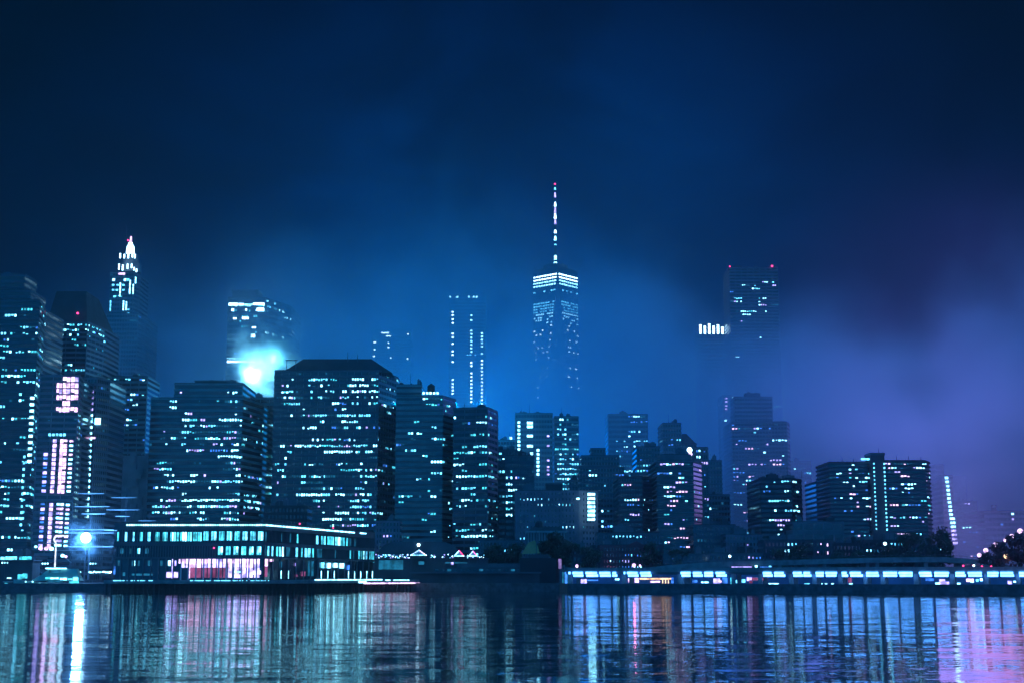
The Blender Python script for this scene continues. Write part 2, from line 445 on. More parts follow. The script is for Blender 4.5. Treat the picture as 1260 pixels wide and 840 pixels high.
# spire tower (floodlit art deco)
def spire(root):
    c=at(155,300,1195); X=c.x; q=MB(); Y=1195
    def tier(mb,u0,u1,v0,v1,m,t=1.0):
        a=at(u0,v0,Y-12);b=at(u1,v0,Y-12); z1=at(155,v0,Y).z; z0=at(155,v1,Y).z; cx=(a.x+b.x)/2; h=(b.x-a.x)/2
        def oc(r): return [(cx+r*math.cos(math.radians(22.5+45*i))*1.08, Y+r*math.sin(math.radians(22.5+45*i))*1.08) for i in range(8)]
        mb.prism(oc(h),z0,z1,m,top=oc(h*t))
    tier(q,145,169,325,336,W_GREY); tier(q,147.5,166.5,314,325,W_GREY,.96); q.build('crown',root)
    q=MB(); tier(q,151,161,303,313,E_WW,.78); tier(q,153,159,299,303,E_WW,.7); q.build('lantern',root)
    q=MB(); tier(q,155,158,291,298.5,E_P,.6); q.ball(at(157.5,296,Y-6),.8,E_R); q.build('spire_tip',root)
    q=MB(); q.tube(at(155.5,292,Y),at(155.5,278,Y),.3,.12,STEEL,6); q.build('mast',root)
    R=[]  # upright strips: floodlit masonry, its light put in as glow, beside small windows
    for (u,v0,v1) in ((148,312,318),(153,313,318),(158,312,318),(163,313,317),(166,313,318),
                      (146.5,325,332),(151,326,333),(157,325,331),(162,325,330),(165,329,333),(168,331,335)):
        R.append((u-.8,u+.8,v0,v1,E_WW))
    R2=[]
    for (u,v0,v1,m) in ((148,348,365,E_W),(160,345,362,E_W),(164,350,362,E_W),(167,341,349,E_W),(136,370,383,E_C),(152,370,382,E_W),(155.5,371,382,E_W),
                      (140,343,346,E_W),(154,343,346,E_W),(158,343,346,E_C),(150,336,338.3,E_P),(139.5,350,352,E_C),(145,350,352,E_C),(152,350,352,E_C),(139.5,356,358,E_C),(144,356,358,E_C),(152,356,358,E_C),(141,364,366,E_C),(158,380,382,E_C),(158,385,387,E_C)):
        w=1.4 if v1-v0<4 else .75
        if m is E_P: w=4
        R2.append((u-w,u+w,v0,v1,m))
    a=at(130,320,1181);b=at(180,320,1181)
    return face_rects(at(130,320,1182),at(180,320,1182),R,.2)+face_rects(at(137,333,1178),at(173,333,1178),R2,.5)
T('spire_tower','tall slender stepped tower crowned by a brilliant white floodlit spire','skyscraper',
  [dict(foot=[(136,1178),(165,1178),(173,1190)],vtop=335,wall=W_GREY,fh=3.7,cw=3,p=.01,back=28,pal=PAL_T),
   dict(foot=[(131,1174),(170,1174),(180,1190)],vtop=386,wall=W_GREY,fh=3.7,cw=3,p=.03,back=40,pal=PAL_B)],extra=spire,clutter=False)

# wide lit offices
T('office_building','glass office block with dense white lit ribbon floors behind the pier pavilion','office building',
  [dict(foot=[(186,880),(299,880),(325,915)],vtop=489,wall=W_TEAL,fh=3.82,cw=2.3,pier=0,sp=.42,p=.06,pal=PAL_W,
    segs='494:208-211@1,275-297@.9;501:288-296,205-212@.7;508:228-238,284-298@.9;515:224-252@.9,269-299@1;523:228-272@.85,275-282;530:202-205,224-230,284-294;537.5:210-229@.8,240-273@1,276-296@1;545:288-297;552:228-234,245-252,275-293@.8;560:268-298@1;567:191-210@.8,244-248,277-297@.9;575:190-208@1,272-296@1;582:200-210,234-243@1,252-257;590:203-212,217-228@.7,232-298@1;598:190-224@.9,230-270@.4;612.5:198-252@1,252-270@.9,274-291@.9,300-316@.7;620.5:188-270@1,275-290@.9,300-322@1;628:188-225@.9,228-255@.8,274-291@.9,300-320@.6;635:241-254@.8,272-293@.9'),
   dict(foot=[(215,884),(299,884),(306,905)],vtop=471,wall=W_TEAL,fh=3.82,cw=2.3,pier=0,sp=.42,base=110,back=25,p=.02,pal=PAL_W,segs='486:280-297@.9;480:222-225')],
  roofs=[(240,290,468,890,12)])
T('office_building','teal office slab tucked behind the lit ribbon block','office building',
  [dict(foot=[(298,950),(343,950)],vtop=489,wall=W_TEAL,fh=4.1,cw=2.8,pier=2,p=.07,pal=PAL_T,
   cols='331:510-650@.8')])
# misty tower with bright band
T('office_tower','misty tower with one bright white floor band above the glowing steam','office tower',
  [dict(foot=[(281,1150),(326,1150),(359,1190)],vtop=366,wall=W_DARK,fh=4.4,cw=2.6,pier=2,p=.05,pal=PAL_T,back=50,
   segs='374.5:281-326@1,330-342@.5;380.5:284-288@1,302-305@1,314-330@.9,336-350@.4;392:286-291@1,297-307@1,312-316,352-358@.9;402:298-302,311-316@1;408:310-330@.3;413:309-314@1,328-331,347-350;434:292-296@1,300-311@.9;444:279-315@1')],
  roofs=[(286,318,357,1160,20)],extra=lambda r: face_rects(at(281,366,1150),at(326,366,1150),[(281.5,293,373,376.2,E_WW),(294,300,373.3,376,E_WW),(301,311,374,376,E_W),(311.5,325.5,372.8,375.4,E_WW),(285,288,380,383,E_WW),(302,304,380,382.5,E_WW),(316,325,379,383,E_WW),(287,291,391,393,E_WW),(298,306,390,393,E_WW),(310,315,402,404,E_WW),(309,314,411,415,E_WW),(279.5,314,443.5,446,E_WW),(300,311,432.5,435,E_W)],.5))
# big dark chamfered block
def bigroof(root):
    q=MB(); zt=at(338,456,900).z
    a=[at(346,456,903).x,at(482,456,903).x,at(372,440,903).x,at(456,440,903).x]; z1=at(372,440,903).z
    q.prism([(a[0],904),(a[1],904),(a[1],950),(a[0],950)],zt-.5,z1,ROOF,top=[(a[2],908),(a[3],908),(a[3],945),(a[2],945)])
    q.build('roof_hood',root)
    q=MB(); p0=at(351,443,905); p1=at(366,443,905)
    q.tube(p0,p1,.35,.3,STEEL,6); q.tube((p0.x+1,905,zt),(p0.x+1,905,p0.z),.3,.3,STEEL,6); q.tube((p1.x-1,905,zt),(p1.x-1,905,p1.z),.3,.3,STEEL,6)
    q.build('roof_crane',root)
    for u,v in ((428,433),(440,436)): antenna(root,u,v,445,906,.3)
T('office_building','massive dark office block with chamfered roof and broken rows of white windows','office building',
  [dict(foot=[(338,903),(466,900),(490,935)],vtop=455.5,wall=W_DARK,fh=3.85,cw=1.9,pier=2,pw=.35,p=.05,pal=PAL_W,blank=0,
  segs='464:378-412@.7,432-452@.8,452-465@.7;473:345-358@.4,378-410@.4,430-452@.9,460-466;480.5:345-366@.85,378-412@.5,420-427@1,430-452@.9,455-467@.9,475-489@.5;488:350-362@.7,383-400@.95,415-420,430-467@.4;496:378-383,402-411@.7;503:370-450@.1,420-426;511:342-365@.5,368-374@1,376-412@1,414-427@1,429-455@.9;518.5:391-400@.7,420-424,430-437;526:378-388,408-411,436-455@.6;534:345-450@.05;541:378-404@.7,430-455@.4;548.5:340-366@.9,368-372@1,376-391@.9,402-412@.9,413-425@1,428-456@.9,458-464@.9;556:345-372@.4,398-412@.9,413-425@.8,428-455@.6;571:430-452@.5;580:342-355@.6,418-425@1,428-452@.9,456-468@.9;588:345-365@.8,369-372@1,375-410@.85,430-448@.8;601.5:355-372@.5,375-410@.7,432-455@.6;611.5:340-358@.8,365-372,382-410@.9,412-425,430-455@.8;618:382-402@.9,427-455@.9;626:391-396,412-420,430-445@.8;633.5:397-400,412-424@1,428-452@.9,455-470@1;641:397-424@.9,426-452@.9;648.5:405-425@.9,430-450@.9')],
  extra=bigroof,clutter=False)
# teal striped
def tank(root):
    q=MB(); c=at(530.5,479,890); q.tube((c.x,890,c.z-3),(c.x,890,c.z+2.2),2.4,2.4,BARK,12); q.tube((c.x,890,c.z+2.2),(c.x,890,c.z+3.9),2.5,.2,BARK,12)
    for dx in(-1.5,1.5): q.tube((c.x+dx,890,c.z-3),(c.x+dx,890,c.z-7),.2,.2,STEEL,5)
    q.build('water_tank',root)
    return face_rects(at(520,485,880),at(545,485,880),[(520+k*4.3,522.6+k*4.3,482,484.6,E_W) for k in range(5)],.3)
T('office_building','teal banded office block with a round water tank on its roof','office building',
  [dict(foot=[(488,882),(545,880),(561,900)],vtop=487,wall=W_TEAL,fh=3.55,cw=2.6,pier=0,sp=.55,p=.05,pal=PAL_T,back=40,
   segs='492:519-531@1;499:531-535@1,548-552@1;506:548-552;519:509-516;526:530-536@1;533:506-526@.4;540:530-547@1;546:486-490,545-548;553:532-543@.8;561:519-527@.9;568:529-547@1;582:529-540@.9;590:511-518@1,525-530@1;605:525-530@1,540-544;612:486-500@.9,528-534@1',
   cols=''),
   dict(foot=[(488,886),(519,886)],vtop=473,wall=W_TEAL,fh=3.55,cw=2.6,pier=0,sp=.55,p=.0,base=110,back=20,pal=PAL_T)],extra=tank)
# dark right of it
T('office_building','dark office block with wide lit window groups beside the glowing rooftop','office building',
  [dict(foot=[(558,856),(600,850),(612,872)],vtop=502,wall=W_DARK,fh=3.55,cw=2.6,pier=3,p=.05,pal=PAL_T,
   segs='531:571-604@.6;549:570-586@.4;556:558-605@.95;569:558-562@1,568-576@.7,588-595@.8;582:567-576@.9;589:559-608@.95;597:567-586@.8;610:577-586@.9;617:560-590@.8;624:560-575;651:560-604@.9;658:560-607@.9;672:566-600@.6')],
   roofs=[],extra=lambda r:(antenna(r,571.5,496,504,856,.3),None)[1])
T('office_building','narrow slab with pale floor lights squeezed behind the dark block','office building',
  [dict(foot=[(606,935),(637,935)],vtop=553,wall=W_DARK,fh=4,cw=3,p=.08,pal=PAL_W,segs='559:606-616@1;568:609-620@1;578:608-612,622-630')])
# three-string tower
def strings(root):
    a,b=at(553,366,1500),at(598,366,1500); R=[]
    for (u,vs) in ((557,[384,388,393,397.5,410.5,415,423,432,436.5,445,467,472,476,480,484]),
                   (580,[388,394,407,411]+[415.5+4.3*k for k in range(5)]+[446,450]+[459+4.4*k for k in range(9)]),
                   (593,[410,414,418,422,426,435]+[443.5+4.4*k for k in range(13)])):
        for v in vs: R.append((u-1.25,u+1.25,v-.9,v+.9,E_WW if v>440 or u==557 else E_W))
    for u in (554,562,563,577,583,586.5): R.append((u-1,u+1,364.5,366.5,E_W))
    for u in (575,579,585): R.append((u-1,u+1,436,437,E_C))
    return face_rects(a,b,R,.5)
T('office_tower','ghostly tower marked by three vertical strings of white lights in the fog','office tower',
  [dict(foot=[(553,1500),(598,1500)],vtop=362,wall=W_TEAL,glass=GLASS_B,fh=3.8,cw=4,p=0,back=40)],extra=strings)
T('office_tower','faint fogbound tower showing just a few dots of light left of the three light strings','office tower',
  [dict(foot=[(458,1520),(506,1520)],vtop=404,wall=W_TEAL,glass=GLASS_B,fh=3.8,cw=3.4,p=.0,back=40)],
  extra=lambda r: face_rects(at(458,404,1520),at(506,404,1520),[(u-w,u+w,v-.7,v+.7,E_WW) for (u,v,w) in ((474,409.5,5),(478,413.5,3),(461,421,1.8),(461,430,1),(460,438,1.2),(478,422,1),(478,427,1.2),(481,440,.8),(502,411,.9),(501.5,441,1))],.5))

# tallest tower
def supertall():
    Y=1900; c=at(683.5,335,Y); X=c.x; zt=c.z; H=zt; hb=31.0
    root=thing('supertall_tower','tallest tapering glass tower with a beaded illuminated mast rising above the fog','skyscraper',(X,Y,G))
    g=MB(); zb=60
    base=[(X-hb,Y-hb),(X+hb,Y-hb),(X+hb,Y+hb),(X-hb,Y+hb)]
    g.prism(base,G,zb,GLASS_B)
    rot=math.radians(4); R=hb*.97
    top=[(X+R*math.cos(a+rot),Y+R*math.sin(a+rot)) for a in (-math.pi/2,0,math.pi/2,math.pi)]
    n=len(g.v); g.v+=[(x,y,zb) for x,y in base]+[(x,y,zt) for x,y in top]; k=g.mi(GLASS_B)
    for i in range(4):
        j=(i+1)%4
        g.f.append((n+i,n+j,n+4+i)); g.m.append(k)              # upright triangle
        g.f.append((n+j,n+4+j,n+4+i)); g.m.append(k)            # inverted triangle
    g.f.append((n+4,n+5,n+6,n+7)); g.m.append(k)
    g.build('glazing',root)
    # lit floors on the two faces meeting at the corner towards the river
    wins=[]; rowz=[]
    for v,q,m in ((337,1,E_WW),(341,1,E_WW),(345,1,E_W),(349,.95,E_W),(356.5,.55,E_C),(371,.9,E_C),(374.5,.9,E_C),(378,.9,E_C),(381.5,.95,E_C),(385,.9,E_W),(389,.6,E_W),(392,.3,E_W),(396,.2,E_W),(400,.3,E_WW),(405,.3,E_WW),(410,.3,E_WW),(418,.2,E_WW),(426,.35,E_WW),(432,.3,E_WW),(440,.25,E_WW),(452,.3,E_WW),(463,.25,E_WW),(475,.2,E_WW),(488,.2,E_WW)):
        z=on_face((X-50,Y-30),(X+50,Y-30),684,v).z; t=(z-zb)/(zt-zb)
        for side,(bi,ti0,ti1) in enumerate(((0,3,0),(1,0,1))):
            # points of the horizontal section between the corner edges
            b0=Vector(base[0 if side==0 else 1]); tf=Vector(top[0]); ts=Vector(top[3 if side==0 else 1])
            P0=b0.lerp(tf,t); P1=b0.lerp(ts,t)
            if side==0: P0,P1=P1,P0
            d=(P1-P0); L=d.length; d/=L; nn=Vector((d.y,-d.x)); cols=9
            for i in range(cols):
                if rnd.random()<q:
                    cc=P0+d*L*((i+.5)/cols)+nn*.5
                    wins.append(((cc.x,cc.y,z),math.atan2(d.y,d.x),L/cols-.9,1.9,m))
    put_windows(root,wins,100)
    q=MB(); q.prism([(X+15*math.cos(a*math.pi/8),Y+15*math.sin(a*math.pi/8)) for a in range(16)],zt+1,zt+9,W_DARK)
    q.prism([(X+17*math.cos(a*math.pi/8),Y+17*math.sin(a*math.pi/8)) for a in range(16)],zt+6,zt+8,STEEL)
    q.prism([(p[0]*.97+X*.03,p[1]*.97+Y*.03) for p in top],zt,zt+2,ROOF); q.build('roof_ring',root)
    q=MB(); zs=[(325,1.9),(310,1.5),(296,1.2),(280,1.0),(262,.8),(240,.55),(227,.25)]
    for (v0,r0),(v1,r1) in zip(zs[:-1],zs[1:]):
        q.tube((X,Y,at(683,v0,Y).z),(X,Y,at(683,v1,Y).z),r0,r1,STEEL,8)
    mast=q.build('mast',root)
    q=MB()
    for dx in(-13,13): q.tube((X+dx,Y,zt+8),(X,Y,at(683,312,Y).z),.25,.2,STEEL,5)
    q.build('guy_cable',root)
    for (v0,v1,r,m) in ((324,321,2.4,E_W),(320,303,1.9,E_W),(302,299,1.7,E_C),(296,290,1.9,E_W),(287,283,1.8,E_WW),(276,270,1.6,E_L),(269,263,1.7,E_WW),(262,255,1.5,E_L),(254,249,1.5,E_WW),(243,237,1.4,E_L),(233.5,231,1.4,E_C)):
        s=MB(); s.tube((X,Y,at(683,v0,Y).z),(X,Y,at(683,v1,Y).z),r,r*.55,m,8)
        o=s.build('mast_lamp',root)
    s=MB(); s.ball((X,Y,at(683,226.5,Y).z),1.3,E_R); s.build('aircraft_beacon',root)
supertall()

T('office_tower','hazy tower of pale blue lit glass floors directly beneath the supertall mast','office tower',
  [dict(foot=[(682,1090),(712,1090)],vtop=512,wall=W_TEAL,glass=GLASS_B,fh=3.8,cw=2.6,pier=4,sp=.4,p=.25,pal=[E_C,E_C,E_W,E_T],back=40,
   segs='528:684-701@.8;536:684-696@.7;551:683-709@1;558:684-692;566:684-706@.9;572:684-690;577:684-709@1;585:684-709@.8;589:684-709@.8;597:686-709@.8;600:690-705@.9')])
T('office_tower','hazy slab with broad bright cells and two bead lines of lights','office tower',
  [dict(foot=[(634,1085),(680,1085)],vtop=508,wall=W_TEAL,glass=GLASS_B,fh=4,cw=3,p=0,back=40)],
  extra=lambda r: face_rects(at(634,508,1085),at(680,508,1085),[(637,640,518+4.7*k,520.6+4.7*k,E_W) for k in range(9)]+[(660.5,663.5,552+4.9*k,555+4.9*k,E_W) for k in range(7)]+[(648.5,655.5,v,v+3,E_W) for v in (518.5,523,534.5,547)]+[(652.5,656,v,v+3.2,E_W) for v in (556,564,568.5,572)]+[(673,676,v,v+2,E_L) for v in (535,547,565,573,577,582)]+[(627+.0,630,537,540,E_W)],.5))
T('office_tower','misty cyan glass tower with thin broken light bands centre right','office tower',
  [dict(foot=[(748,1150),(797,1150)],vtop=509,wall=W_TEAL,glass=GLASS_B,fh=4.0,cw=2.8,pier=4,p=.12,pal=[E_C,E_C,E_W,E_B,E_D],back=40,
   segs='513:772-780@.7;520:775-790@.5;528:772-792@.6;541:778-798@.95;549:782-792@.7;556:745-750,775-785@.6;572:756-778@.9;575:762-770@1;583:775-780@1;588:780-787@.8')])
# dark mid centre
T('office_tower','dim narrow tower half seen in mist left of the bead lit slab','office tower',
  [dict(foot=[(612,1060),(634,1060)],vtop=541,wall=W_TEAL,fh=3.9,cw=3,p=.05,pal=PAL_B)])
T('office_tower','misty grey tower filling the gap before the gabled tower, sparse blue lights','office tower',
  [dict(foot=[(783,1000),(812,1000)],vtop=549,wall=W_GREY,fh=3.7,cw=3,p=.06,pal=PAL_B)])
T('apartment_tower','slender dusky tower between the balconied tower and the bead column tower','apartment tower',
  [dict(foot=[(866,1040),(888,1040)],vtop=566,wall=W_GREY,fh=3.3,cw=2.8,p=.06,pal=PAL_P,segs='552:871-875')])
T('office_tower','low misty tower with flat top just left of the stepped dim blue tower','office tower',
  [dict(foot=[(700,1030),(722,1030)],vtop=590,wall=W_GREY,fh=3.7,cw=3,p=.06,pal=PAL_B)])
T('office_building','low dark block with stacked white window pairs, left of the rose masonry block','office building',
  [dict(foot=[(622,900),(657,900)],vtop=560,wall=W_DARK,fh=3.9,cw=2.0,p=.05,pal=PAL_W,pier=2,
   segs='569:639-645@.8;586:622-632@.8;597:622-632@1;602:622-632@.9,634-638@1;607:622-632@1;618:622-632@.9;624:622-632@.9;635:622-632@.9;586:640-644')])
# rose masonry
def corner_cells(root):
    return face_rects(at(712,600,835),at(735,600,835),[(723,732,606+5.1*k,609.2+5.1*k,E_W) for k in range(7)]+[(709,713,612,614,E_W)],.5)
T('masonry_building','broad rose grey masonry block with punched windows and a bright stacked corner bay','apartment building',
  [dict(foot=[(634,842),(712,840),(735,846)],vtop=603,wall=W_PINK,fh=3.25,cw=2.9,p=.035,pal=PAL_W,pier=1,pw=1.5,sp=.55,out=.3,back=40,
   segs='619:660-666@1;623:684-692@1;633.5:634-638,656-661@1;649:647-650@1,689-694@1,713-720@1,730-734;654:634-638@1;659:634-638@1',
   clear=lambda u,v:u>720 and v<645)],
  roofs=[(672,692,594,850,12)],extra=corner_cells)
T('apartment_tower','dim blue stepped tower rising misty behind the rose masonry block','apartment tower',
  [dict(foot=[(713,1010),(768,1010)],vtop=574,wall=W_GREY,fh=3.6,cw=3,p=.04,pal=PAL_B,segs='578:723-728@1;584:718-720,724-728;627:741-760@.8;647:741-760@.8'),
   dict(foot=[(727,1014),(745,1014)],vtop=551,wall=W_GREY,fh=3.6,cw=3,p=0,base=70,back=20),
   dict(foot=[(715,1013),(762,1013)],vtop=560,wall=W_GREY,fh=3.6,cw=3,p=.0,base=60,back=26)])
T('apartment_tower','dark tower with pinkish windows clustered on its left half, centre right','apartment tower',
  [dict(foot=[(761,870),(790,868),(806,880)],vtop=586,wall=W_BROWN,fh=3.0,cw=2.2,p=.12,pal=PAL_P,runs=.4,
   segs='599:763-777@.8;607:780-787@.7;612:768-780@.8;617:772-787@.8;631:772-786@.7;636:768-775@1;655:765-778@.9;660:765-772@1;664:770-778@.9')])
def spot848(root):
    q=MB(); c=at(848.5,553,866); q.ball(c,1.6,E_WW); c=at(849.5,558,866); q.ball(c,1.2,E_P); q.build('roof_floodlight',root)
T('apartment_tower','dark balconied tower with chamfered roof edge and pinkish window clusters','apartment tower',
  [dict(foot=[(808,850),(853,848),(863,866)],vtop=566,wall=W_GREY,glass=GLASS,fh=2.72,cw=2.6,p=.05,pal=PAL_P,pier=0,sp=.2,slab=.7,out=.3,
   segs='568.5:813-842@.95;583:820-824;594:830-847@1;599:816-831@.9;604:820-846@.8;610:818-826@1;615:815-826@.8,832-835,844-847;620:823-826;634:815-825;636:838-844@1;640:838-844@1;645:817-828@1;648:835-846@.8;661:821-846@.9;666:821-826@1'),
   dict(foot=[(812,853),(850,852)],vtop=559,wall=W_GREY,glass=W_GREY,base=60,back=14,p=0,pier=0)],extra=spot848)
def pyramid(root):
    q=MB(); a=at(838,545,1083); b=at(857,545,1083)
    q.prism([(a.x,1083),(b.x,1083),(b.x,1110),(a.x,1110)],a.z-.5,at(838,532,1083).z,ROOF,top=[(a.x+2,1090),(a.x+5,1090),(a.x+5,1104),(a.x+2,1104)]); q.build('pyramid_roof',root)
T('apartment_tower','misty gabled tower with sloping cap behind the balconied tower','apartment tower',
  [dict(foot=[(815,1080),(838,1080)],vtop=520,wall=W_GREY,fh=3.6,cw=3,p=.03,pal=PAL_B,segs='541:824-832@1;548:826-830;516:826-830'),
   dict(foot=[(838,1084),(857,1084)],vtop=545,wall=W_GREY,fh=3.6,cw=3,p=.03,pal=PAL_B)],extra=pyramid)
T('office_building','small dim block holding a cluster of white lights right of the balconied tower','office building',
  [dict(foot=[(856,900),(871,900)],vtop=550,wall=W_GREY,fh=3.8,cw=2,p=.25,pal=PAL_P,segs='556:856-861@1;560:853-861@1;553:865-868@1')])
# right hazy pair
def bead893(root):
    return face_rects(at(888,488,1240),at(901,488,1240),[(892,895,v,v+1.8,E_L) for v in (489,493,498,502)]+[(891.5,894,516,518,E_W),(890.5,896,525,527,E_B)]+[(892,896.5,v,v+2.6,E_W) for v in (544,549,554,559,563,567.5)]+[(901,903,488,489.5,E_W),(913.5,916,489,491,E_W)],.5)
T('apartment_tower','tall hazy blue tower whose left edge carries a bead column of lights','apartment tower',
  [dict(foot=[(889,1240),(901,1240)],vtop=486,wall=W_GREY,fh=3.6,cw=2.8,p=.0,pal=PAL_P,back=30)],extra=bead893)
T('apartment_tower','hazy broad tower scattered with pinkish white windows right of the bead column','apartment tower',
  [dict(foot=[(900,1120),(968,1116),(971,1130)],vtop=519,wall=W_GREY,fh=3.14,cw=3.3,p=.03,pal=PAL_P,pier=1,runs=.5,
   segs='525:901-906@1,913-926@.95,931-936@1,944-948@1;541:907-916@1;539:950-969@.95;551:917-926@1;556:938-943@1,945-949;560:960-967@1;565:945-950@1;569:952-968@1;577:902-908@1,917-917@.2;581:902-917@1;586:902-908@1,919-930@.8;591:902-908@1,918-927@1;595:914-928@1;608:902-910@1;618:908-913@1;622:903-909@1;631:916-928@.9;639:915-928@1'),
   dict(foot=[(903,1130),(950,1130)],vtop=488,wall=W_GREY,fh=3.3,cw=3,base=100,back=20,p=0)])
T('apartment_tower','dark banded tower with tight white window pairs in front of the hazy broad tower','apartment tower',
  [dict(foot=[(935,850),(974,848),(986,862)],vtop=588,wall=W_BLACK,fh=2.85,cw=2.1,p=.05,pal=PAL_W,pier=3,
   segs='585:950-972@.6;593:957-980@.8;602:965-975@.9;606:966-974@.7;616:955-960,966-975@1;626:952-955,966-968,976-979;630:965-981@.9;640:957-966@1;644:957-966@1;649:957-962,968-971;654:956-970@.8;659:957-967@1;663:956-963@1')])
T('office_building','misty slab with a bright top corner lamp right of the dark banded tower','office building',
  [dict(foot=[(970,1180),(998,1180)],vtop=567,wall=W_TEAL,fh=3.8,cw=3,p=.03,pal=PAL_B,segs='582:988-993@1;591:988-994@1;592:989-993@1;611:997-1002@1;624:997-1003@1')])
T('skyscraper','tall dark rippled skyscraper with scattered upper windows fading down into lilac fog','skyscraper',
  [dict(foot=[(897,1400),(957,1400)],vtop=329,wall=W_DARK,glass=GLASS,fh=3.3,cw=2.9,p=.004,pal=PAL_W,pier=2,back=40,
   segs='349:938-946@1,948-952@.9;352.5:909-919@1,927-930;355.5:926-929;366:904-908@1,933-940@.9;370.5:899-908@1,932-936;375.5:907-909,933-937@1,948-951@1;383:911-920@1;384:926-931@1,934-940@.6;387:912-919@1;395.5:911-920@1;414:934-937;422:933-935')],
  extra=lambda r:(red_beacon(r,898,328,1398,.8),red_beacon(r,950,327.5,1398,1.1),None)[2])
def crown860(root):
    R=[(860.5+k*5.4,863.2+k*5.4,399.5+(2-abs(k-2))*-.6+(k%2)*2.2,411,E_WW) for k in range(6)]
    return face_rects(at(859,405,1520),at(893,405,1520),R,.6)
T('office_tower','fog swallowed tower of which only a glowing crown of upright bright bars shows','office tower',
  [dict(foot=[(859,1520),(893,1520)],vtop=399,wall=W_GREY,fh=4,cw=4,p=0,back=30)],extra=crown860)
# twin wing apartments
def core(root):
    q=MB(); a=at(1071,557,845);b=at(1088,557,845); q.box(a.x,b.x,845,858,G,a.z,W_BROWN); q.box(a.x-.4,b.x+.4,844.6,858.4,a.z-1.2,a.z+.3,STEEL); q.build('stair_tower',root)
    for u,v in((1081,551),(1036,562),(1050,563),(1103,560),(1118,560),(1133,561)): antenna(root,u,v,571,852,.25)
    R=[(1059,1074,563.3,565.6,E_C)]
    out=face_rects(at(1020,568,843.5),at(1145,568,843.5),[(1074-.0+k*.2,1075.6+k*.2,569+5.0*k,571+5.0*k,E_C) for k in range(17)]+[(1086.6+k*.22,1088.4+k*.22,569+5.05*k,571.2+5.05*k,E_C) for k in range(18)],.9)
    out+=face_rects(at(1020,568,849),at(1070,568,849),R,.9)
    return out
T('apartment_building','twin winged brown apartment block with balcony lines and two teal bead columns','apartment building',
  [dict(foot=[(1020,850),(1071,850)],vtop=568,wall=W_BROWN,fh=2.45,cw=2.6,p=.12,pal=PAL_P,pier=0,sp=.4,slab=.6,runs=.5,
   segs='570:1042-1050@.8;575:1043-1048;579:1051-1055;585:1066-1073@1;587:1065-1073@1;605:1044-1056@1;611:1062-1073@1,1045-1052@.6;621:1064-1073@1;622:1044-1052@.5;636:1064-1074@1'),
   dict(foot=[(1088,850),(1138,850),(1143,862)],vtop=566,wall=W_BROWN,fh=2.45,cw=2.6,p=.12,pal=PAL_P,pier=0,sp=.4,slab=.6,runs=.5,
   segs='569:1109-1119@1;574:1091-1103@.9,1123-1126@1;584:1110-1119@1;594:1110-1126@1;600:1092-1104@1,1112-1126@.9;621:1094-1106@1;634:1094-1102@.9;637:1119-1124@.8;648:1095-1106@.9')],extra=core,clutter=False)
T('apartment_building','small dark block with paired windows left of the twin winged apartments','apartment building',
  [dict(foot=[(1004,930),(1022,930)],vtop=592,wall=W_BROWN,fh=3.2,cw=2,p=.1,pal=PAL_P,segs='606:1014-1017@1;625:1012-1018@1;634:1012-1015@1;640:1012-1018@1')])
T('apartment_tower','faint lilac tower in the mist just right of the twin winged apartments','apartment tower',
  [dict(foot=[(1145,1190),(1165,1190)],vtop=584,wall=W_GREY,fh=4,cw=4,p=.03,pal=PAL_P,back=30),dict(foot=[(1150,1193),(1161,1193)],vtop=571,wall=W_GREY,fh=4,cw=4,p=0,base=60,back=20)])
def ladder(root):
    return face_rects(at(1160,585,1160),at(1176,585,1160),[(1162.5+k*.6,1166.5+k*.6+(k>9)*2,586+5.0*k,588.8+5.0*k,E_W if k<13 else E_L) for k in range(17)],.6)
T('apartment_tower','misty tower bearing a bright ladder of stacked white stair lights','apartment tower',
  [dict(foot=[(1159,1160),(1172,1160)],vtop=584,wall=W_GREY,fh=4,cw=4,p=0,pal=PAL_P,back=30)],extra=ladder)
T('apartment_tower','pale lilac ghost of a tower right of the bright light ladder','apartment tower',
  [dict(foot=[(1176,1260),(1188,1260)],vtop=585,wall=W_GREY,fh=4,cw=4,p=0,back=30)])
T('apartment_building','wide pale lilac block with three sparse lamps low in the mist','apartment building',
  [dict(foot=[(1178,1210),(1202,1210)],vtop=616,wall=W_GREY,fh=4,cw=4,p=.02,pal=PAL_P,back=30,segs='620:1192-1196@1;646:1183-1187@1;667:1184-1188@1')])
T('apartment_building','farthest square block barely visible in violet mist above the rose lit trees','apartment building',
  [dict(foot=[(1211,1190),(1262,1190)],vtop=628,wall=W_GREY,fh=4.4,cw=4.4,p=.0,pal=PAL_P,back=40,segs='634:1244-1249@1;639:1244-1249@1;645:1230-1233@1'),
   dict(foot=[(1222,1194),(1226,1194)],vtop=621,wall=W_GREY,fh=5,cw=5,p=0,back=5)])
# mid right low dim blocks
T('apartment_building','dim blue grey slab left of the broad hazy tower, almost unlit','apartment building',
  [dict(foot=[(868,960),(898,960)],vtop=608,wall=W_GREY,fh=3.6,cw=3,p=.04,pal=PAL_B,segs='617:887-892@1;628:868-872,874-876;634:868-874@.8')])

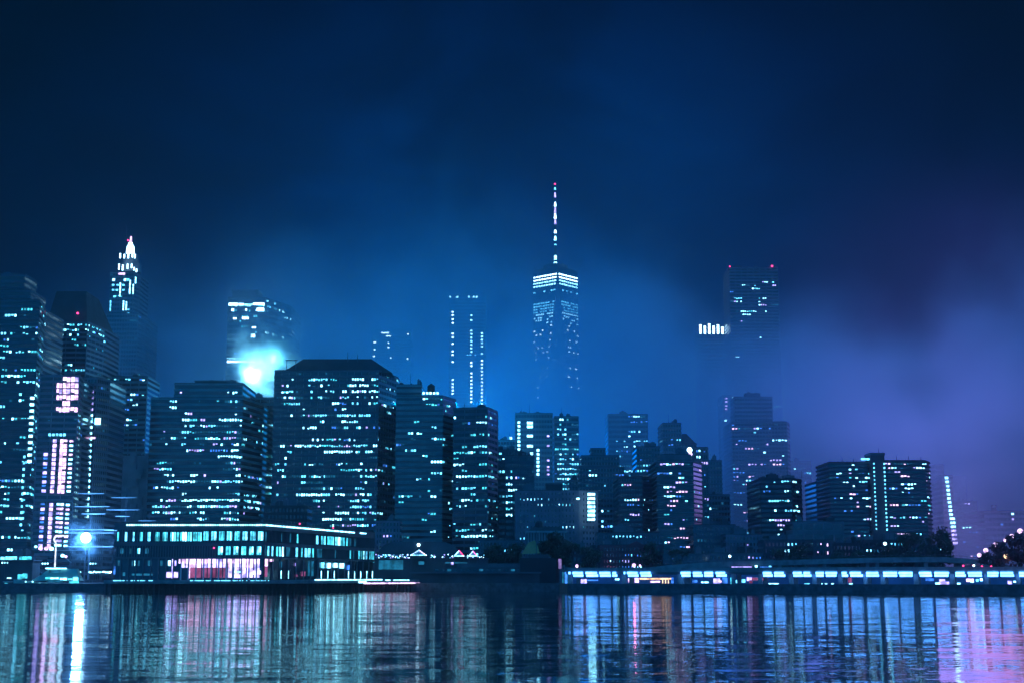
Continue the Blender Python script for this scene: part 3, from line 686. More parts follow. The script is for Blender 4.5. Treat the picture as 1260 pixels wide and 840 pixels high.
# ------------------------------------------------------------------ low waterfront blocks
def low(name,label,u0,u1,vt,Y,wall=BRICKD,p=.1,pal=PAL_P,cat='low building',segs='',fh=3.3,cw=2.6,back=18,roofs=(),gable=None,cap=100,group=None,clear=None):
    def ex(root):
        if gable:
            ua,ub,vg=gable; a=at(ua,vt,Y-.3);b=at(ub,vt,Y-.3);t=at((ua+ub)/2,vg,Y-.3); q=MB()
            n=len(q.v); q.v+=[(a.x,Y-.5,a.z),(b.x,Y-.5,a.z),(t.x,Y-.5,t.z),(a.x,Y+back,a.z),(b.x,Y+back,a.z),(t.x,Y+back,t.z)]
            k=q.mi(wall)
            for f in((0,1,2),(5,4,3),(1,4,5,2),(0,2,5,3),(0,3,4,1)): q.f.append(tuple(n+i for i in f)); q.m.append(k)
            q.build('gable',root)
    return T(name,label,cat,[dict(foot=[(u0,Y),(u1,Y)],vtop=vt,wall=wall,p=p,pal=pal,segs=segs,fh=fh,cw=cw,back=back,out=.2,pw=.9,clear=clear)],roofs=roofs,extra=ex,cap=cap,group=group)
low('brick_warehouse','long red brick warehouse row with central gable and lilac lit windows',738,816,670,720,W_RED,.05,PAL_P,segs='680:773-778@1,784-793@1;687:766-774@1',gable=(772,794,665),fh=3.0,cw=2)
low('brick_warehouse','dark brick warehouse with flat roof left of the gabled red row',700,738,674,722,W_BROWN,.05,PAL_P,segs='676:703-706,693-696')
low('waterfront_shed','long flat shed with a blue tinted glazed front under the ramp',816,872,681,700,GLASS_B,.05,[E_B,E_L],segs='686:827-830@1')
low('glass_pavilion','low pavilion ringed by a thin lilac light line above the ramp',868,938,680,705,STEEL,.1,[E_L,E_B,E_W],segs='682:919-925@1,931-934;687:927-936@1')
low('brick_building','low brown block with four square pink windows left of the dark trees',1000,1024,664,720,W_BROWN,.0,[E_P],segs='667:1007-1011@1,1016-1020@1;676:1005-1009@1,1015-1020@1',fh=4,cw=1.9)
low('brick_building','low dark block with small white windows behind the ramp crest',940,1000,664,740,W_BROWN,.02,PAL_W,segs='667:970-975@1;676:961-972@.9,993-996@1')
low('school_building','pale broad low building standing before the twin winged apartments',975,1038,641,800,W_GREY,.0,PAL_W,fh=6,cw=8)
low('brick_building','dark block with a lilac sign band right of the four pink windows',1024,1060,668,725,W_BLACK,.05,[E_L])
low('brick_building','dark low flats with pairs of white windows right beneath the balcony wings',1060,1112,664,745,W_BLACK,.07,PAL_W)
low('brick_building','dark low flats with bright triple windows beside the tree mass',1112,1160,670,742,W_BLACK,.03,PAL_W,segs='669:1127-1132@1,1134-1138@1,1141-1146@1;676:1154-1163@.8;685:1117-1125@.7')
low('office_block','dim low block behind the market terrace with a few teal windows',590,640,664,770,W_DARK,.05,PAL_T)
low('office_block','low dark block between the rose masonry and the balconied tower',735,812,655,790,W_DARK,.02,PAL_T,segs='658:812-816@1')
low('office_block','low block with a line of teal windows right of the balconied tower',853,905,645,800,W_DARK,.04,PAL_T,segs='665:857-867@.9;647:868-870,872-874')
low('office_block','dim violet grey low block in front of the hazy broad tower',893,938,657,790,W_PINK,.03,PAL_P,segs='651:932-936@1;669:918-924@1')
low('office_block','dark block rising behind the pier pavilion roof, two stepped boxes',325,378,622,720,W_BLACK,.0,PAL_T,roofs=())
low('office_block','small dark block with faint violet windows behind the pavilion corner',462,492,640,820,W_PINK,.06,PAL_P,segs='659:472-478@.9')
low('office_block','low dark waterfront block with a bright teal lobby strip at far left',-40,44,684,730,W_DARK,.0,PAL_T,segs='')

# ================================================================== pier pavilion (big glass market hall on the pier)
def pavilion():
    DK=4.9; Y0=560
    A=at(139,690,Y0);B=at(325,690,Y0);Cc=at(461,690,683)
    A=(A.x,Y0);B=(B.x,Y0);Cc=(Cc.x,683.)
    zt=at(325,643,Y0).z
    root=thing('pier_pavilion','long low glass pier pavilion with teal upper windows and rose lit ground floor','pavilion',(A[0],Y0+30,DK))
    back=[(Cc[0]-60,730.),(A[0],680.)]
    poly=[A,B,Cc]+back
    g=MB(); 
    ins=[(A[0]+.7,A[1]+.8),(B[0]-.2,B[1]+.8),(Cc[0]-.9,Cc[1]+.3),(back[0][0],back[0][1]-1),(back[1][0]+.7,back[1][1]-1)]
    g.prism(ins,DK,zt-1,GLASS_B); g.build('glazing',root)
    s=MB(); zz=[on_face(A,B,230,v).z for v in (642.6,651.5,666.5,671,684.5,686.5)]
    for (a,b) in ((zz[1],zz[0]),(zz[3],zz[2]),(zz[5],zz[4])): s.prism(poly,a,b,W_DARK)
    s.build('floor_slab',root)
    r=MB(); r.prism([(p[0],p[1]) for p in poly],zz[0]+.02,zz[0]+.35,ROOF); r.build('roof',root)
    f=MB()      # vertical mullions between the slabs
    for (P,Q,sp) in ((A,B,1.0),(B,Cc,1.35)):
        P=Vector(P);Q=Vector(Q);L=(Q-P).length;d=(Q-P)/L;n=Vector((d.y,-d.x)); k=int(L/sp)
        for i in range(k+1):
            c=P+d*(L*i/k)-n*.45
            f.obox(c,d,.14,.5,zz[2],zz[1],W_DARK); f.obox(c,d,.14,.5,zz[4],zz[3],W_DARK)
    f.build('mullion_screen',root)
    cl=[]
    for (P,Q,n_) in ((A,B,20),(B,Cc,16)):
        for i in range(n_+1):
            t=i/n_; c=Vector(P).lerp(Vector(Q),t); q=MB(); q.box(c.x-.25,c.x+.25,c.y+.1,c.y+.6,DK,zz[5],WHITE if 9<=i<=20 and P is A else STEEL); q.build('column',root)
    R=[]
    for i in range(8):
        w=(2.2,3,2.6,4,4,5,5.5,4)[i]; u=144+i*9.4; R.append((u,u+w,654,665,E_C if i in(1,2,4) else E_T))
        if i>3: R.append((u+w*.55,u+w*.85,654.3,664.7,E_W if i%2 else E_C))
    for (a,b,m) in ((214.5,216.2,E_C),(217,220.5,E_T),(222,224,E_T),(224.5,229.5,E_W),(231,233,E_T),(234,236,E_C),(238,243,E_T),(243.5,246,E_T),(246,248,E_C)): R.append((a,b,654,665,m))
    for i in range(8):
        u=250.5+i*9.6; R.append((u,u+6.2,653,664.2,E_T)); R.append((u+.3,u+2.0+(i%3),653.4,658+(i%2)*5,E_C)); R.append((u+4,u+5.9,654,664,E_W if i%2 else E_C))
    for i in range(6):
        u=268.5+i*9.4; R.append((u,u+6,671.5,682,E_T)); R.append((u+.5,u+3.4,674,681,E_C)); R.append((u+3,u+5.5,672,679,E_W))
    for (u,w,m) in ((169,2,E_T),(159,4,E_D),(178,5,E_D),(148,4,E_D),(171,1.5,E_W)): R.append((u,u+w,674,680.5,m))
    for (u,w,m) in ((165.5,2.2,E_W),(162,2,E_D),(170,2,E_D),(182,5,E_D),(207,3,E_W),(145,4,E_D),(197,3,E_D),(215,2,E_L)): R.append((u,u+w,689,695.5,m))
    R.append((139.5,142,696,706,E_B)); R.append((151,154,703.5,708,E_D)); R.append((162,188,705,707.5,E_D))
    # rose lit hall
    cells=[219.5,223,228,233,248,255,261,266,274,280,286,295,303,312,320]
    for i,(a,b) in enumerate(zip(cells[:-1],cells[1:])):
        R.append((a+.5,b-.6,686.6,692.5,E_P if i!=7 else E_L)); 
        if i>=1:
            R.append((a+.7,b-.7,692.5,697.6,E_L if i%3 else E_P))
        if i>2: R.append((a+.7,b-.7,697.8,710,E_RO if i<9 else E_L))
    R+= [(287,296,702,704,E_W),(288,298,706,710.5,E_L),(310,321,701.5,706,E_P),(205,219,703,710,E_L),(211.5,213,686,711,E_L),(232,234,692,711,E_P)]
    R=[(a,b,max(c,687) if c>684 else c,e,m) for (a,b,c,e,m) in R]
    wins=face_rects((A[0],Y0+.75),(B[0],Y0+.75),R,.03)
    out=[]; 
    for k,(c,a,w,h,m) in enumerate(wins): out.append(((c[0],c[1]-.004*(k%7),c[2]),a,w,h,m))
    R=[]
    def rv(u,v): return v+(u-325)*(-.0*1)+0
    hor=709.5
    def sq(u,v):   # follow the receding face
        c=on_face(B,Cc,u,hor); return hor-(hor-v)*Y0/c.y
    def rr(u0,u1,v0,v1,m): R.append((u0,u1,sq(u0,v0),sq(u0,v1),m))
    for (a,b,m) in ((326,328,E_D),(356.5,358,E_D),(365,367,E_T),(389,391.5,E_C),(395,397,E_T),(398,400.5,E_C),(403,409,E_T),(409.5,411,E_C),(412,415,E_C),(415.5,418.5,E_W),(419.5,421,E_T),(422,424.5,E_T),(426,428,E_T),(430,432,E_D),(346,347,E_D),(436,438,E_D)): rr(a,b,653.5,665,m)
    for (a,b,m) in ((325.6,327,E_D),(329,331,E_C),(334.5,336,E_C),(340,342,E_T),(343.5,345.5,E_C),(347,349,E_W),(352,357,E_D),(364,366.5,E_C),(370.5,372,E_T),(375,378,E_C),(379,382,E_C),(384,386,E_T),(390,396,E_D),(412,413.5,E_D),(430,432,E_T),(434,436,E_D),(441,443,E_T),(445,446,E_T),(447,448.5,E_W),(450,451.5,E_C),(454,456,E_T),(457,460,E_T)): rr(a,b,671,683,m)
    for (a,b,c,d,m) in ((325.5,329.5,686.8,696,E_P),(325.5,329,697,709,E_RO),(332,336.5,686.8,690,E_P),(363,365,691,695,E_L),(371,376,702,708,E_RO),(363,366,706,709,E_RO),(379,386,688,708,E_D),(395,400,689.5,697,E_C),(403,407,690,697,E_W),(410.5,416,690,696,E_W),(418,424,690,697,E_W),(427,430,692,699,E_B),(344,347,690,697,E_D)):
        rr(a,b,max(c,687),d,m)
    w2=face_rects((B[0]-.0,B[1]+.75),(Cc[0]-.3,Cc[1]+.75),R,.03)
    for k,(c,a,w,h,m) in enumerate(w2): out.append(((c[0],c[1]-.004*(k%7),c[2]),a,w,h,m))
    put_windows(root,out,100)
    # lamp strip round the roof edge and the railing
    s=MB()
    for (P,Q) in ((A,B),(B,Cc)):
        P=Vector(P);Q=Vector(Q);L=(Q-P).length;d=(Q-P)/L;n=Vector((d.y,-d.x)); k=int(L/.9)
        for i in range(k):
            if (P-Vector(A)).length<1 and i<5: continue
            if (Q-Vector(Cc)).length<1 and (i>k*.9 or .78<i/k<.83): continue
            c=P+d*(L*(i+.5)/k)+n*.15; s.obox(c,d,.6,.2,zz[0]-1.1,zz[0]-.6,E_W)
    tag(s.build('lamp_strip',root))
    s=MB()
    for (P,Q) in ((A,B),(B,Cc)):
        P=Vector(P);Q=Vector(Q);L=(Q-P).length;d=(Q-P)/L; k=int(L/2.4)
        for i in range(k+1): c=P+d*(L*i/k); s.tube((c.x,c.y+.3,zz[0]+.3),(c.x,c.y+.3,zz[0]+1.5),.05,.05,STEEL,4)
        s.tube((P.x,P.y+.3,zz[0]+1.5),(Q.x,Q.y+.3,zz[0]+1.5),.06,.06,STEEL,4)
    s.build('railing',root)
    for (u,v) in ((263.5,673.5),(369,643.8),(410,649)):
        q=MB(); c=on_face(A,B,u,v) if u<325 else on_face(B,Cc,u,v); q.ball((c.x,c.y-.4,c.z),.35,E_R,6,4); q.build('red_lamp',root)
    # pier deck on piles
    pr=thing('pier','dark timber and concrete pier deck carrying the glass pavilion','pier',(A[0],Y0,0))
    q=MB(); pd=[(A[0]-1.5,Y0-6),(B[0]+1.5,Y0-6),(gx(515,640),640.),(gx(515,640),662.),(gx(470,735),735.),(A[0]-1.5,700.)]
    q.prism(pd,3.5,DK,CONC); q.build('deck',pr)
    for i in range(31):
        x=pd[0][0]+1+(pd[1][0]-pd[0][0]-2)*i/30; q=MB(); q.tube((x,Y0-5,-1.5),(x,Y0-5,3.5),.35,.35,PIERW,7); q.build('pile',pr)
    for i in range(40):
        c=Vector(pd[1]).lerp(Vector(pd[2]),i/39); q=MB(); q.tube((c.x-.5,c.y+1,-1.5),(c.x-.5,c.y+1,3.5),.35,.35,PIERW,7); q.build('pile',pr)
    q=MB(); q.prism([(pd[0][0]+2,Y0-2),(pd[1][0]-2,Y0-2),(pd[2][0]-6,642),(pd[2][0]-6,660),(pd[0][0]+2,690)],-1.4,3.45,PIERW); q.build('fender_wall',pr)
    # small deck edge lamps and lamp bollards
    q=MB()
    for i in range(150):
        u=140+i*1.28
        if 188<u<234 : continue
        c=at(u,713,Y0-5.8)
        if rnd.random()<.75: q.box(c.x-.12,c.x+.12,Y0-6.2,Y0-6.0,DK-.35,DK-.05,E_C)
    q.build('edge_lamp',pr)['kind']='stuff'
    q=MB()
    for (u0,u1,v0,v1) in ((387,470,712,713.3),(474,480,712.5,713.6),(484,503,712.5,713.6),(447,516,716.4,717.8),(441,450,714,716.5)):
        a=on_face(pd[1],pd[2],u0,v1);b=on_face(pd[1],pd[2],u1,v1);t=on_face(pd[1],pd[2],u0,v0)
        d=Vector((b.x-a.x,b.y-a.y)); c=Vector(((a.x+b.x)/2,(a.y+b.y)/2)); n=Vector((d.y,-d.x)).normalized()*.15
        q.obox(c+n,d,d.length,.1,a.z,t.z,E_P if u0>440 and v0>716 else E_W)
    q.build('lamp_strip',pr)
    for u in (345.5,354.5,395,403,411,428.5,436,443.5,451,458):
        c=on_face(pd[1],pd[2],u,706); b=thing('bollard_lamp',f'glowing post light on the pier edge at the pavilion east side','bollard lamp',(c.x,c.y+1,DK),'bollard lamps along the pier')
        q=MB(); q.tube((c.x,c.y+1,DK),(c.x,c.y+1,DK+.6),.16,.16,STEEL,6); q.build('base',b)
        q=MB(); q.tube((c.x,c.y+1,DK+.6),(c.x,c.y+1,DK+3.6),.13,.13,E_W,6); q.build('lamp_tube',b)
pavilion()

# ================================================================== ships
def tall_ship():
    Y=700; c=at(120,705,Y)
    root=thing('tall_ship','three masted sailing ship with white floodlit yards moored left of the pavilion','sailing ship',(c.x,Y,0))
    h=MB(); L=[gx(62,Y),gx(196,Y)]
    n=14; sec=[]
    for i in range(n+1):
        t=i/n; x=L[0]+(L[1]-L[0])*t; w=6*math.sin(math.pi*min(1,max(0,t*.9+.06)))**.5; z=4.6+2.2*(2*t-1)**2
        sec.append([(x,Y-w,z),(x,Y-w*.8,0.2),(x,Y,-1.2),(x,Y+w*.8,.2),(x,Y+w,z)])
    for a,b in zip(sec[:-1],sec[1:]):
        for j in range(4): h.face([a[j],b[j],b[j+1],a[j+1]],W_BLACK)
        h.face([a[4],b[4],b[0],a[0]],PIERW)
    h.face(sec[0],W_BLACK); h.face(sec[-1][::-1],W_BLACK); h.build('hull',root)
    bs=MB(); bs.tube((L[0],Y,6.5),(L[0]-12,Y,11),.4,.15,STEEL,6); bs.build('bowsprit',root)
    MSTL=emit('floodlit_mast_paint',(.45,.75,1.0),.5,.5,.5)
    def mast(u,v0,yards,dx=0):
        x=gx(u,Y); q=MB(); zt=at(u,v0,Y).z
        q.tube((x,Y,4),(x,Y,zt*.62),.45,.35,STEEL,8); q.tube((x,Y,zt*.6),(x,Y,zt),.3,.12,STEEL,8); m=q.build('mast',root)
        for (ua,ub,v) in yards:
            a=at(ua,v,Y-1);b=at(ub,v,Y-1); y=MB(); mid=(a+b)/2; mid.z=a.z
            y.tube(mid,(a.x,a.y,a.z),.30,.12,WHITE,6); y.tube(mid,(b.x,b.y,a.z),.30,.12,WHITE,6)
            y.build('yard',m)
    mast(109,598,[(96,128,606.5),(92,135,622.5),(100,130,631.5),(84,140,651),(84,140,655),(80,140,672)])
    mast(152,600,[(137,168,611.5),(131,172,626.5),(142,160,634.5),(128,176,652)])
    mast(181,630,[(170,192,640),(166,196,655)])
    r=MB()
    for (u,v0) in ((109,600),(152,603),(181,633)):
        x=gx(u,Y); zt=at(u,v0,Y).z
        for s in(-1,1):
            for k in(1,2,3): r.tube((x,Y,zt*(.35+.2*k)),(x+s*(4+2*k),Y,6),.05,.05,STEEL,4)
    r.tube((gx(109,Y),Y,at(109,600,Y).z),(L[0]-12,Y,11),.05,.05,STEEL,4)
    r.tube((gx(109,Y),Y,at(109,600,Y).z),(gx(152,Y),Y,at(152,612,Y).z),.05,.05,STEEL,4)
    r.build('rigging',root)
    # deck floodlight
    l=thing('floodlight','blazing white floodlight on a slim post before the tall ship masts','floodlight',(gx(106,690),690,G))
    c=at(106,661,690); q=MB(); q.tube((c.x,690,G),(c.x,690,c.z),.22,.15,STEEL,6); q.build('post',l)
    q=MB(); q.ball((c.x,689.5,c.z),2.5,E_WW,12,8); q.build('lamp_head',l)
    return c
FL=tall_ship()
def mast_lamp():
    Y=640; root=thing('signal_mast','white mast with curved gaff and crossing spars above the moored yacht','mast',(gx(68,Y),Y,G))
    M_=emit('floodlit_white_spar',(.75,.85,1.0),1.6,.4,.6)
    q=MB(); a=at(67.5,697,Y); b=at(67.5,668,Y); q.tube((a.x,Y,G),(a.x,Y,b.z),.3,.25,WHITE,8); 
    prev=Vector((a.x,Y,b.z))
    for (u,v) in ((66.5,664),(67,661),(69.5,659),(75,658.3),(84,658.8)):
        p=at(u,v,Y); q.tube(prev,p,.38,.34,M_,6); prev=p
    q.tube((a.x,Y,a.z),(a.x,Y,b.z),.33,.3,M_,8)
    q.build('pole',root)
    for (u0,u1,v) in ((50,95,676.5),(56,92,668),):
        q=MB(); p=at(u0,v,Y);r=at(u1,v,Y); q.tube(p,(r.x,Y,p.z),.12,.12,WHITE,6); q.build('spar',root)
    for (u,v,r,m) in ((63.5,674.5,1.0,E_W),(57,674,1.0,E_P),(50,674,1.0,E_P),(44,672,.7,E_W),(77,683,.9,E_W),(81,684,.7,E_P)):
        q=MB(); q.ball(at(u,v,Y),r,m,7,5,.8); q.build('lamp_head',root)
    q=MB(); q.tube(at(66,677,Y),at(58,663,Y),.12,.12,WHITE,5); q.tube(at(79,684,Y),at(88,692,Y),.15,.1,WHITE,5); q.build('stay',root)
mast_lamp()
def yacht():
    Y=612; hull_m=mat('yacht_green_white',(.35,.6,.55),.35)
    root=thing('motor_yacht','sleek motor yacht with green lit cabin moored at the left quay','yacht',(gx(70,Y),Y,0))
    x0,x1=gx(18,Y),gx(100,Y); n=16; sec=[]
    for i in range(n+1):
        t=i/n; x=x0+(x1-x0)*t; w=3.2*(math.sin(math.pi*min(.5,t*.8+.06)))
        zt=3.2+1.8*(1-t)**2
        sec.append([(x,Y-w,zt),(x,Y-w*.7,.1),(x,Y,-.8),(x,Y+w*.7,.1),(x,Y+w,zt)])
    h=MB()
    for a,b in zip(sec[:-1],sec[1:]):
        for j in range(4): h.face([a[j],b[j],b[j+1],a[j+1]],hull_m)
        h.face([a[4],b[4],b[0],a[0]],WHITE)
    h.face(sec[-1][::-1],hull_m); h.build('hull',root)
    c=MB(); 
    def cab(u0,u1,v0,v1,dep,m,s=2.0):
        a=at(u0,v1,Y-dep);b=at(u1,v1,Y-dep);t=at(u0,v0,Y-dep); c.prism([(a.x,Y-dep),(b.x,Y-dep),(b.x,Y+dep),(a.x,Y+dep)],a.z,t.z,m,top=[(a.x+s,Y-dep*.8),(b.x-s*.3,Y-dep*.8),(b.x-s*.3,Y+dep*.8),(a.x+s,Y+dep*.8)])
    cab(38,99,705,714,2.4,hull_m,5); cab(52,96,699,705,2.0,hull_m,3); c.build('cabin',root)
    w=face_rects((x0,Y-2.5),(x1,Y-2.5),[(56,73,709.5,711.8,E_T),(62,72,710,711.6,E_W),(74,82,710.5,712.8,E_W),(84,89,711,713,E_C),(90,96,709.5,713.8,E_C),(58,78,712.5,716,E_D),(85,97,714.5,718,E_T),(56,82,698,699.3,E_W),(60,75,700.5,704,E_D)],.1)
    put_windows(root,w,100)
    q=MB()
    for u,v in((31.5,715),(40,715),(48,718),(56.5,718),(71,718)): q.ball(at(u,v,Y-3.2),.35,E_W,6,4)
    q.build('deck_lamp',root)
yacht()
def low_boat(u0,u1,label,m,Y,vt=715.5):
    root=thing('ferry_boat',label,'boat',(gx(u0,Y),Y,0)); x0,x1=gx(u0,Y),gx(u1,Y)
    h=MB(); h.prism([(x0+1,Y-2),(x1-2.5,Y-2),(x1-.5,Y),(x1-2.5,Y+2),(x0+1,Y+2)],-.6,1.8,W_DARK,top=[(x0,Y-2.5),(x1-2,Y-2.5),(x1,Y),(x1-2,Y+2.5),(x0,Y+2.5)]); h.build('hull',root)
    z=at(u0,vt,Y).z; h=MB(); h.box(x0+2,x1-5,Y-1.9,Y+1.9,1.8,z,W_DARK); h.box(x0+1.5,x1-4.5,Y-2.1,Y+2.1,z,z+.25,WHITE); h.build('cabin',root)
    w=[]; n=7
    for i in range(n): w.append(((x0+2.8+(x1-x0-8.6)*i/(n-1),Y-1.95,(1.8+z)/2+.2),0,1.1,.8*(z-1.8)*.6,m))
    put_windows(root,w)
low_boat(2,28,'small teal lit harbour boat tied up left of the motor yacht',E_T,606)
# lobby strip on left + tree of lamps
lob=thing('quay_kiosk','flat roofed kiosk with a bright teal window band at the left quay','kiosk',(gx(20,640),640,G))
q=MB(); q.box(gx(-20,640),gx(40,640),640,650,G,at(20,689.5,640).z,BRICKD); q.box(gx(-21,640),gx(41.5,640),639,651,at(20,689.5,640).z,at(20,688,640).z,W_DARK); q.build('wall',lob)
put_windows(lob,face_rects((gx(-20,640),640),(gx(40,640),640),[(-14,-1,683.5,688,E_T)]+[(1,6,703-18.5+.0,688,E_C),(7,21,684,688,E_C),(24,39,684,688,E_T),(22,28,706,712,E_T),(28,34,705,711,E_T),(9,14,710,711,E_W)],.3))

def quay_canopy(u0,u1,v,label,n):
    Y=626; root=thing('quay_canopy',label,'canopy',(gx((u0+u1)/2,Y),Y,G)); z=at(u0,v,Y).z
    q=MB(); q.box(gx(u0,Y),gx(u1,Y),Y,Y+5,z+.3,z+.6,STEEL); q.build('roof',root)
    for u in (u0+1,(u0+u1)/2,u1-1):
        q=MB(); q.tube((gx(u,Y),Y+.5,G),(gx(u,Y),Y+.5,z+.3),.12,.12,STEEL,6); q.build('post',root)
    for i in range(n):
        q=MB(); x=gx(u0+(u1-u0)*(i+rnd.uniform(.2,.8))/n,Y); q.ball((x,Y-.2,z+rnd.uniform(-.3,.2)),rnd.uniform(.3,.55),rnd.choice((E_W,E_WW,E_W)),6,4,.7); q.build('lamp',root)
quay_canopy(82,100,703,'lamp hung canopy on the quay behind the stern of the motor yacht',8)
quay_canopy(109,138,703,'lamp hung canopy on the quay beneath the tall ship hull',13)
def lit_post():
    Y=596; root=thing('lit_pylon','lilac glowing pylon with blue lit shed end wall at the left end of the viaduct','pylon',(gx(689,Y),Y,G))
    q=MB(); c=at(689,687,Y); q.box(c.x-.6,c.x+.6,Y,Y+.8,at(689,699,Y).z,c.z,emit('lilac_sign_face',(.42,.30,.8),.7,.3,.6)); q.box(c.x-.25,c.x+.25,Y+.2,Y+.6,G,at(689,699,Y).z,STEEL); q.build('panel',root)
    q=MB(); a=gx(691,Y); b=gx(701,Y); q.box(a,b,Y+1,Y+5,G,8.5,GLASS_B); q.box(a-.3,b+.3,Y+.7,Y+5.3,8.5,8.9,STEEL); q.build('kiosk',root)
    put_windows(root,face_rects((a,Y+1),(b,Y+1),[(691.5,694.5,703,717,E_D),(695,698,703,717,E_B),(698.4,700.7,703,717,E_D)],.08))  # blue lit end wall put in as glowing panels on an added kiosk
lit_post()
def street_lamp(u,v,Y,heads,label,group='street lamps on the quay',m=E_W,base=G,r=.35):
    c=at(u,v,Y); root=thing('street_lamp',label,'street lamp',(c.x,Y,base),group)
    q=MB(); q.tube((c.x,Y,base),(c.x,Y,c.z),.12,.08,STEEL,6); q.build('post',root)
    for i in range(heads):
        dx=(i-(heads-1)/2)*1.1; q=MB(); q.tube((c.x,Y,c.z-.4),(c.x+dx,Y,c.z),.05,.05,STEEL,4); q.ball((c.x+dx,Y,c.z+.1),r,m,7,5); q.build('lamp_head',root)
street_lamp(6,692,625,3,'three headed lamp at the left frame edge')
street_lamp(55.5,693,628,3,'three headed lamp behind the motor yacht')
street_lamp(114.5,693,628,3,'three headed lamp beneath the tall ship masts')
street_lamp(515,670,700,1,'single bright lamp over the arched market roof',m=E_WW,r=.8)
street_lamp(1089,668.5,640,1,'blue white lamp standing above the ramp before the brown apartments',m=E_WW,r=.7)
street_lamp(710,696,600,1,'pink glowing lamp at the left end of the viaduct',m=E_P,r=.7)
street_lamp(780,695,640,1,'bright pink lamp in front of the gabled brick row',m=E_P,r=.9)
street_lamp(787.5,695.5,642,1,'small pink lamp just right of the brightest pink one',m=E_P,r=.5)
street_lamp(898,684,660,1,'white lamp over the lilac ringed pavilion',m=E_WW,r=.6)

# ================================================================== market terrace, tents, shed
def market():
    Y=700; root=thing('market_hall','dark hall with long arched roof behind strings of white lights','market hall',(gx(510,Y),Y,G))
    q=MB(); x0,x1=gx(463,Y),gx(566,Y); zb=at(500,683,Y).z; zt=at(500,666,Y).z; n=18; P=[]
    for i in range(n+1):
        t=i/n; e=min(t,1-t)*2; P.append((x0+(x1-x0)*t, zb+(zt-zb)*min(1,(1-(1-min(1,e*2.2))**2))**.6))
    for (a,b) in zip(P[:-1],P[1:]):
        q.face([(a[0],Y,a[1]),(b[0],Y,b[1]),(b[0],Y+28,b[1]),(a[0],Y+28,a[1])],ROOF)
    q.face([(p[0],Y,p[1]) for p in P][::-1],W_DARK); q.face([(p[0],Y+28,p[1]) for p in P],W_DARK); q.build('roof',root)
    q=MB(); q.box(x0,x1,Y,Y+28,G,zb,BRICKD); q.build('wall',root)
    put_windows(root,face_rects((x0,Y),(x1,Y),[(471,476,690,702,E_D),(480,486,690,703,E_D),(489,495,691,703,E_D),(463,466,693,696,E_C),(500,504,701,702.5,E_C),(514,520,693,697,E_D)],.2))
market()
def terrace():
    Y=668; root=thing('market_terrace','raised market terrace fringed with tangled white string lights','terrace',(gx(530,Y),Y,G))
    q=MB(); q.box(gx(461,Y),gx(600,Y),Y,Y+22,G,at(500,687,Y).z,BRICKD); q.box(gx(460,Y),gx(601,Y),Y-.4,Y+22.4,at(500,687,Y).z,at(500,686,Y).z,STEEL); q.build('wall',root)
    q=MB()
    for (u0,u1,n) in ((462,504,60),(527,536,16),(544,558,14),(574,583,10),(586,596,5)):
        for i in range(n):
            u=rnd.uniform(u0,u1); v=rnd.uniform(681.5,686); q.ball(at(u,v,Y+rnd.uniform(0,3)),rnd.uniform(.12,.30),rnd.choice((E_W,E_WW,E_C,E_L,E_B)),5,3)
    tag(q.build('string_lights',root),kind='stuff')
    put_windows(root,face_rects((gx(461,Y),Y),(gx(600,Y),Y),[(466,496,688.5,700,E_D),(469,474,688.5,699,E_D),(555,558,691,694,E_L),(515,522,690,694,E_D),(548,575,691,692.5,E_D)],.15))
terrace()
def tent(u0,u1,vt,vb,label,trim):
    Y=664; root=thing('market_tent',label,'tent',(gx((u0+u1)/2,Y),Y,G),'lit market tents')
    a=at(u0,vb,Y);b=at(u1,vb,Y);t=at((u0+u1)/2,vt,Y); h=(b.x-a.x)/2; cx=(a.x+b.x)/2; q=MB()
    zb=a.z; base=[(cx-h,Y-h),(cx+h,Y-h),(cx+h,Y+h),(cx-h,Y+h)]
    q.prism(base,zb,t.z,CANVAS if False else WHITE,top=[(cx-.2,Y-.2),(cx+.2,Y-.2),(cx+.2,Y+.2),(cx-.2,Y+.2)]); q.build('canopy',root)
    for (x,y) in base: q=MB(); q.tube((x,y,G),(x,y,zb),.1,.1,STEEL,5); q.build('post',root)
    s=MB()
    for i in range(10):
        tt=i/9; s.ball((cx-h+h*tt,Y-h*(1-tt)-.1,zb+(t.z-zb)*tt+.15),.22,E_W if i%2 else trim[0],5,3); s.ball((cx+h-h*tt,Y-h*(1-tt)-.1,zb+(t.z-zb)*tt+.15),.22,trim[1] if i%2 else E_R,5,3)
        s.ball((cx-h+2*h*tt,Y-h-.15,zb+.2),.2,E_W,5,3)
    tag(s.build('string_lights',root),kind='stuff')
tent(506,525,676.5,683,'wide white lit canopy with pink corner lights on the market terrace',(E_L,E_W))
tent(559,571,677,684,'pointed tent edged with white and red bulbs',(E_W,E_R))
tent(577,587,677.5,684,'smaller pointed tent edged with lilac bulbs, last in the row',(E_L,E_L))
